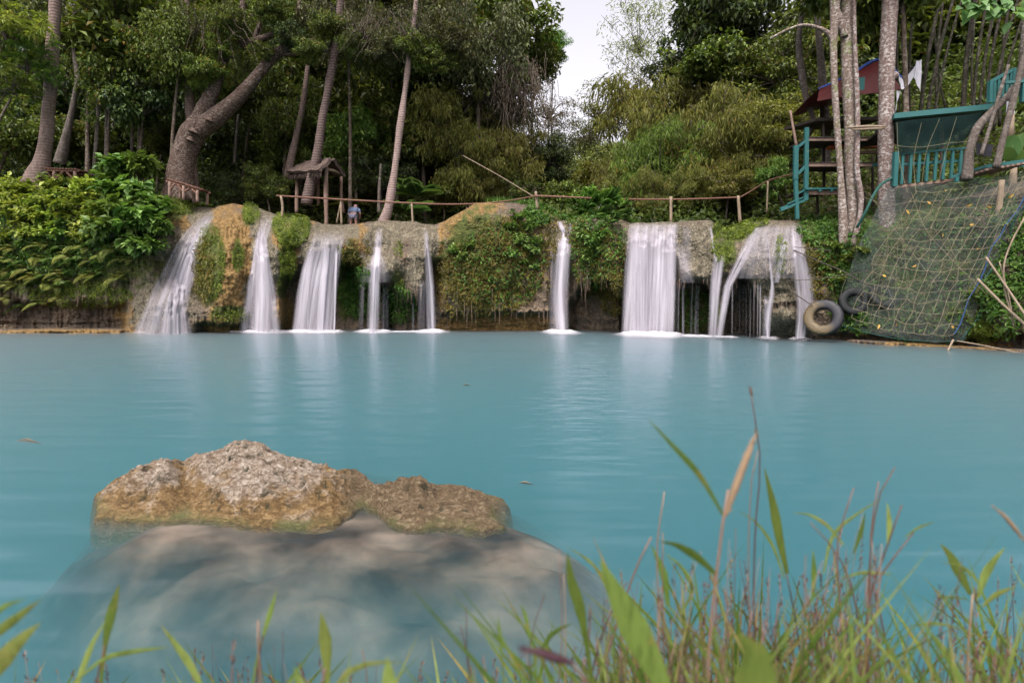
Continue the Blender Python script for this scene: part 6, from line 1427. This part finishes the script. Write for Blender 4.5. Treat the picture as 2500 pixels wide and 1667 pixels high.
c = g.mix(dirt, (.018, .018, .022), g.ramp(n2, [(.3, (.035, .026, .015)), (.6, (.13, .095, .045))])); g.base(c, .55, .4); g.bump(n2, .01); M['tyre'] = g.m
tyre(2010, 775, 16.7, .385, .145, (-.60, -.76, .22), 'large muddy tyre half ochre, half black, hanging at the water beside the last fall', M['tyre'])
tyre(2084, 736, 16.85, .30, .12, (-.2, -.95, .25), 'dark tyre behind the mesh, up right of the large muddy tyre', plain('dark_rubber', (.006, .008, .008), .6))
tyre(2155, 725, 16.55, .30, .11, (.1, -.8, .55), 'dusty tyre lying behind the mesh, further right of the dark one', plain('dusty_rubber', (.018, .022, .02), .7))
o0 = at(2425, 790, 14.9); root = empty('tan_post', o0.tolist(), 'slim tan trunk standing behind the right edge of the net', 'post')
mb = MB(); px_tube(mb, [(2424, 795, 16), (2428, 700, 15), (2432, 600, 14), (2440, 500, 13), (2446, 440, 12)], 15.3, 10, 20, .3, o0); mb.build('trunk', M['bamboo_pale'], root, True)
for k, (lab, pts) in enumerate([('long tan pole running down right from the edge of the net', [(2407, 628, 5, 14.6), (2450, 690, 5, 14.2), (2510, 780, 6, 13.7)]), ('lower tan pole crossing towards the right edge', [(2386, 681, 6, 14.7), (2440, 735, 6, 14.3), (2510, 800, 7, 13.8)]), ('pale bent pole standing against the bank at the right edge', [(2505, 525, 4, 14.1), (2470, 590, 4, 14.2), (2452, 640, 4, 14.2), (2452, 700, 4, 14.2), (2476, 790, 4, 14.1)]), ('thin stick leaning behind the bent pole', [(2440, 640, 3, 14.3), (2462, 720, 3, 14.3), (2475, 800, 3, 14.3)]), ('slack rope crossing the corner pole tips near the water', [(2336, 832, 3, 14.6), (2410, 845, 3, 14.3), (2510, 866, 3, 13.8)]), ('short stick jutting into the water below the net corner', [(2327, 830, 5, 14.6), (2314, 856, 4, 14.3)])]):
    mb = MB(); o0 = at(pts[0][0], pts[0][1], pts[0][3]); root = empty('pole', o0.tolist(), lab, 'pole', 'poles and ropes at the right edge'); px_tube(mb, pts, 14, 7, 14, 0, o0); mb.build('shaft', M['bamboo_pale'], root, True)
# fallen yellow leaves on the net and floating in the pool
mb = MB(); n_ = 16; q = [net_pt(a, b) for a, b in zip(rng.random(n_), rng.random(n_))]
leaves(mb, np.array([at(float(a), float(b), float(c_) - .05) for a, b, c_ in q]), rdir(n_), rdir(n_) + [0, -1, 0], rng.uniform(.1, .17, n_), .07, T_OVA)
tag(mb.build('fallen_leaves', plain('dry_leaf', (.42, .26, .06), .7)), 'dry yellow leaves caught in the rope net', 'leaves', kind='stuff')
mb = MB()
for (x, y, L, W, a) in [(70, 1082, .26, .02, 0.15), (1285, 1190, .13, .02, 0), (1140, 942, .16, .04, 1)]:
    p = at(x, y, float(yw(y))); p[2] = .004; leaves(mb, [p - [L / 2, 0, 0]], [(1, a * .3, 0.0)], [(0, 0, 1.0)], L, W, T_DIA)
tag(mb.build('floating_leaves', plain('floating_leaf', (.20, .20, .16), .7)), 'pale leaves drifting on the pool', 'leaves', kind='stuff')

# ------------------------------------------------------------------ grasses on the near bank
leaf_mat('grass_green', (.065, .115, .018), (.13, .19, .04), (.25, .30, .085), .35, (.28, .21, .09), .45, .6)
leaf_mat('grass_brown', (.06, .035, .028), (.13, .075, .058), (.24, .16, .11), .2)
leaf_mat('grass_tan', (.20, .13, .08), (.30, .21, .13), (.38, .29, .18), .3)
leaf_mat('grass_purple', (.018, .006, .010), (.03, .010, .016), (.06, .025, .03), .05)
def bank_z(Y): return .28 - (max(Y, .3) - .3) * .17
def blade(mb, P, w, tone=.5, n=14, fold=.22, vis=None, base_w=.35):
    """P: world points root..tip; w: greatest width in metres"""
    P = smooth_path(P, n); t = np.linspace(0, 1, n); T = norm(np.gradient(P, axis=0))
    s = norm(np.cross(T, [0, 1.0, .2])); L = np.linalg.norm(np.diff(P, axis=0), axis=1).sum(); q = (1 - t) * L / (vis or L)
    prof = (1 - (1 - base_w) * sstep(.45, 1.15, q)) * np.clip(q * 2.1, 0, 1) ** .8 * w / 2
    u = np.cross(s, T); rows = [P - s * prof[:, None] + u * prof[:, None] * fold, P, P + s * prof[:, None] + u * prof[:, None] * fold]
    mb.add(np.stack(rows, 0).reshape(-1, 3), grid_faces(3, n), rnd=tone)
def hero(label, Y, blades=(), stems=(), heads=(), name='grass_plant', group='tall grass plants on the near bank', mat='grass_green'):
    x0 = (blades[0][0] if blades else stems[0][0])[0][0]; o0 = np.array([(x0 - 1250) / F_PX * Y, Y, bank_z(Y)])
    root = empty(name, o0.tolist(), label, 'grass', group)
    def path(pts):
        P = [at(p[0], p[1], (p[2] if len(p) > 2 else Y)) for p in pts]
        b = P[0].copy(); d = P[0] - P[1]; b[0] += d[0] * .5; b[2] = bank_z(Y); return np.array([b] + P) - o0
    for pts, wpx, tone in blades:
        mb = MB(); P = path(pts) if pts[0][1] > 1500 else np.array([at(p[0], p[1], (p[2] if len(p) > 2 else Y)) for p in pts]) - o0
        vis = np.linalg.norm(np.diff(P[-len(pts):], axis=0), axis=1).sum(); blade(mb, P, wpx * Y / F_PX, tone, 44, .22, vis); mb.build('blade', LEAF[mat], root, True)
    for pts, wpx in stems:
        mb = MB(); P = path(pts); tube(mb, P, [wpx * Y / F_PX / 2 * 1.1, wpx * Y / F_PX / 2 * .9, wpx * Y / F_PX / 4], 6, 22, rnd=rng.random()); mb.build('stem', LEAF['grass_brown'], root, True)
    for pts, wpx, m_ in heads:
        mb = MB(); P = np.array([at(p[0], p[1], (p[2] if len(p) > 2 else Y)) for p in pts]) - o0; w = wpx * Y / F_PX / 2
        tube(mb, P, [w * .3, w, w * .9, w * .15], 7, 16, rnd=.5)
        n_ = 60; q = rng.random(n_); pp = smooth_path(P, 50)[(q * 49).astype(int)]; leaves(mb, pp, rdir(n_) + norm(P[-1] - P[0]) * 1.2, rdir(n_), w * 1.7, w * .5, T_LAN); mb.build('seed_head', LEAF[m_], root)
    return root
hero('very broad blurred blade nearest the lens, right of the picture middle', .62, [([(1640, 1720), (1560, 1560), (1500, 1440), (1463, 1362)], 78, .55)])
hero('tallest brown stalk with a broad tan sheath, right of the middle', .72, [([(1768, 1260), (1700, 1150), (1640, 1085), (1580, 1020)], 15, .15), ([(1752, 1405), (1690, 1352), (1650, 1330), (1608, 1320)], 22, .05)], [([(1725, 1720), (1738, 1500), (1752, 1380), (1770, 1240), (1778, 1195)], 13)], [([(1772, 1260), (1795, 1190), (1825, 1110), (1848, 1052)], 19, 'grass_tan')])
hero('twin thin reddish stems with a knotted tip, tallest in the picture', .95, [], [([(1850, 1720), (1840, 1450), (1846, 1260), (1856, 1120), (1846, 1040), (1832, 950)], 6), ([(1835, 1720), (1828, 1450), (1830, 1250), (1838, 1150), (1850, 1100)], 5)], [([(1836, 968), (1834, 958), (1831, 945)], 7, 'grass_brown')])
hero('upright lime blade on a thin stem right of the twin reddish stems', 1.0, [([(1922, 1400), (1905, 1320), (1890, 1240), (1866, 1140)], 24, .35), ([(1915, 1410), (1880, 1320), (1840, 1270), (1800, 1245)], 8, .6)], [([(1965, 1720), (1940, 1500), (1920, 1400)], 7)])
hero('arching yellow-green blades over brown stems between the reeds', .95, [([(2010, 1400), (2040, 1300), (2100, 1250), (2155, 1215)], 11, .75), ([(2060, 1330), (2010, 1275), (1970, 1255), (1930, 1252)], 9, .8), ([(2168, 1330), (2172, 1280), (2166, 1225)], 14, .85), ([(2065, 1408), (2110, 1398), (2150, 1400), (2180, 1400)], 12, .85), ([(2210, 1310), (2240, 1290), (2285, 1272)], 8, .7), ([(1985, 1460), (1988, 1400), (1985, 1340)], 15, .5), ([(2085, 1350), (2105, 1290), (2112, 1250)], 13, .2)],
     [([(2100, 1720), (2090, 1480), (2060, 1380), (2020, 1320), (1978, 1275)], 7), ([(2120, 1720), (2125, 1450), (2160, 1350), (2195, 1250), (2202, 1232)], 7), ([(2115, 1720), (2120, 1450), (2130, 1300), (2150, 1200), (2185, 1140)], 6), ([(2105, 1720), (2125, 1420), (2128, 1280), (2145, 1175)], 6), ([(2060, 1720), (2050, 1450), (2045, 1320), (2085, 1190)], 6), ([(2190, 1720), (2150, 1500), (2140, 1440), (2230, 1300)], 7)])
hero('short reddish-brown stems with dry leaves, left part of the big tuft', .95, [([(1500, 1500), (1480, 1430), (1440, 1370), (1385, 1335)], 9, .8), ([(1632, 1480), (1620, 1400), (1590, 1330)], 20, .35), ([(1660, 1500), (1690, 1440), (1660, 1380), (1625, 1350)], 12, .6)], [([(1600, 1720), (1608, 1500), (1605, 1320), (1622, 1200)], 7), ([(1625, 1720), (1618, 1450), (1618, 1300)], 6), ([(1450, 1720), (1520, 1480), (1560, 1370), (1590, 1310)], 9), ([(1430, 1720), (1480, 1520), (1530, 1420)], 7), ([(1378, 1720), (1380, 1480), (1376, 1400)], 5)])
hero('dark green upright leaf left of the very broad blade', .8, [([(1430, 1560), (1415, 1480), (1395, 1420), (1385, 1345)], 30, .2), ([(1320, 1590), (1350, 1545), (1400, 1520)], 16, .15), ([(1292, 1545), (1282, 1500), (1270, 1470)], 12, .5), ([(1225, 1600), (1220, 1540), (1215, 1500)], 10, .5)], [([(1360, 1720), (1372, 1560), (1365, 1340)], 5), ([(1300, 1720), (1295, 1560), (1330, 1450)], 5)])
hero('star-shaped tuft of broad light blades at the right', .9, [([(2370, 1450), (2345, 1400), (2320, 1355), (2295, 1325)], 26, .45), ([(2388, 1460), (2410, 1400), (2435, 1360), (2455, 1335)], 28, .75), ([(2400, 1480), (2430, 1455), (2455, 1442), (2480, 1432)], 20, .8), ([(2390, 1425), (2370, 1400), (2340, 1380), (2300, 1372)], 10, .7), ([(2330, 1530), (2290, 1522), (2250, 1525), (2220, 1526)], 12, .75), ([(2360, 1462), (2320, 1458), (2275, 1456)], 8, .6), ([(2340, 1640), (2310, 1590), (2275, 1545)], 16, .7)], [([(2360, 1720), (2365, 1560), (2375, 1450)], 9), ([(2320, 1720), (2310, 1500), (2282, 1438)], 5)])
hero('tan seed head leaning in from the right edge', .8, [], [([(2600, 1720), (2560, 1500), (2530, 1380), (2500, 1320)], 5)], [([(2500, 1318), (2478, 1290), (2455, 1262), (2424, 1236)], 10, 'grass_tan')])
hero('blurred dark purple seed head low right of the middle', .5, [], [([(1480, 1760), (1440, 1660), (1400, 1620)], 12)], [([(1400, 1618), (1360, 1606), (1320, 1592), (1272, 1584)], 24, 'grass_purple')])
hero('out-of-focus leaf blob at the bottom right of the middle', .42, [([(1850, 1800), (1850, 1680), (1840, 1580), (1800, 1540)], 110, .5)])
hero('pair of broad blurred yellow-green blades at the bottom left corner', .6, [([(-90, 1720), (-20, 1640), (50, 1560), (103, 1517)], 48, .8), ([(-90, 1600), (-30, 1560), (50, 1500), (102, 1460)], 28, .6), ([(-90, 1530), (-30, 1505), (20, 1475), (65, 1460)], 18, .6)])
hero('tall single blade on a reddish stem at the lower left', .8, [([(255, 1580), (262, 1530), (275, 1480), (292, 1422)], 27, .3)], [([(225, 1720), (240, 1640), (256, 1575)], 8)])
hero('pale bent blade beside the tall one at the lower left', .75, [([(170, 1720), (205, 1620), (230, 1560), (262, 1510)], 16, .8), ([(210, 1640), (260, 1605), (330, 1590), (415, 1578)], 17, .7)])
hero('green blade slanting up to the left at the lower left', .75, [([(500, 1700), (460, 1620), (425, 1570), (390, 1522)], 26, .75)])
hero('upright spear-shaped blade at the bottom, left of the middle', .75, [([(798, 1640), (795, 1590), (790, 1540), (783, 1492)], 36, .65)], [([(775, 1720), (785, 1670), (795, 1630)], 10)])
hero('thin upright blade left of the spear-shaped one', .8, [([(640, 1560), (655, 1510), (676, 1438)], 14, .6)], [([(625, 1720), (632, 1600), (642, 1550)], 8), ([(640, 1720), (632, 1600), (630, 1515)], 11)])
hero('arching bright blades at the bottom, right of the spear-shaped one', .6, [([(800, 1730), (850, 1640), (910, 1618), (985, 1618)], 20, .8), ([(950, 1760), (950, 1680), (945, 1600)], 46, .75), ([(740, 1760), (735, 1690), (718, 1625)], 36, .7)])
hero('two dark thin bent stems at the bottom middle', .9, [], [([(1152, 1720), (1145, 1620), (1125, 1530)], 5), ([(1148, 1720), (1140, 1600), (1138, 1480)], 4), ([(895, 1720), (895, 1640), (884, 1585)], 5)])

# the rest of the grass: nobody could count it
mb = MB(); mbb = MB()
TOPX = [0, 150, 300, 450, 550, 700, 850, 1000, 1150, 1250, 1320, 1450, 1550, 1700, 1850, 1950, 2050, 2130, 2200, 2260, 2330, 2450, 2500, 2700]
TOPY = [1560, 1610, 1600, 1590, 1545, 1540, 1620, 1610, 1600, 1560, 1480, 1420, 1300, 1310, 1280, 1300, 1260, 1250, 1420, 1500, 1370, 1340, 1360, 1360]
DEN = [.25, .3, .35, .5, .7, .6, .35, .3, .3, .45, .6, .8, 1, 1, 1, 1, 1, .9, .6, .6, .95, 1, 1, 1]
def grass(n, brown, ylo, yhi, wlo, whi):
    k = 0
    while k < n:
        px = rng.uniform(-250, 2750)
        if rng.random() > np.interp(px, TOPX, DEN): continue
        k += 1; Y = rng.uniform(ylo, yhi)
        tip = np.interp(px, TOPX, TOPY) + (rng.random() ** .6) * 330 * (1 if px > 1300 else .6) - 10
        if tip > 1780: tip = 1780 - rng.random() * 120
        P1 = at(px, tip, Y); P0 = np.array([P1[0] + rng.normal() * .10, Y + rng.normal() * .03, bank_z(Y)])
        h = P1[2] - P0[2]
        if h < .03: continue
        if brown:
            m = (P0 + P1) / 2 + [rng.normal() * .02, 0, 0]; r = rng.uniform(.0006, .0014)
            tube(mbb, [P0, m, P1], [r * 1.2, r, r * .5], 5, 8, rnd=rng.random())
            if rng.random() < .5:
                n_ = 14; q = rng.uniform(.82, 1, n_)[:, None]; pp = m + (P1 - m) * ((q - .5) * 2) if False else P0 + (P1 - P0) * q
                leaves(mbb, pp, rdir(n_) * .5 + norm(P1 - P0), rdir(n_), .012, .003, T_LAN)
        else:
            bend = rng.normal() * .5; q0 = P0 + (P1 - P0) * .45 + [rng.normal() * .02, 0, 0]; drop = rng.random() ** 2 * .35; bend = max(-.6, min(.6, bend))
            P2 = P1 + np.array([bend * h * .5, rng.normal() * .04, -drop * h * .4]); m2 = (q0 + P2) / 2 + [0, 0, .07 * h]
            blade(mb, [P0, q0, m2, P2], rng.uniform(wlo, whi), rng.random(), 12)
grass(950, False, .6, 1.5, .006, .018)
grass(620, True, .7, 1.45, 0, 0)
o = mb.build('grass', LEAF['grass_green'], None, True); mbb.build('dry_stems', LEAF['grass_brown'], o, True)
tag(o, 'tangle of green grass blades along the near bank', 'grass', kind='stuff')
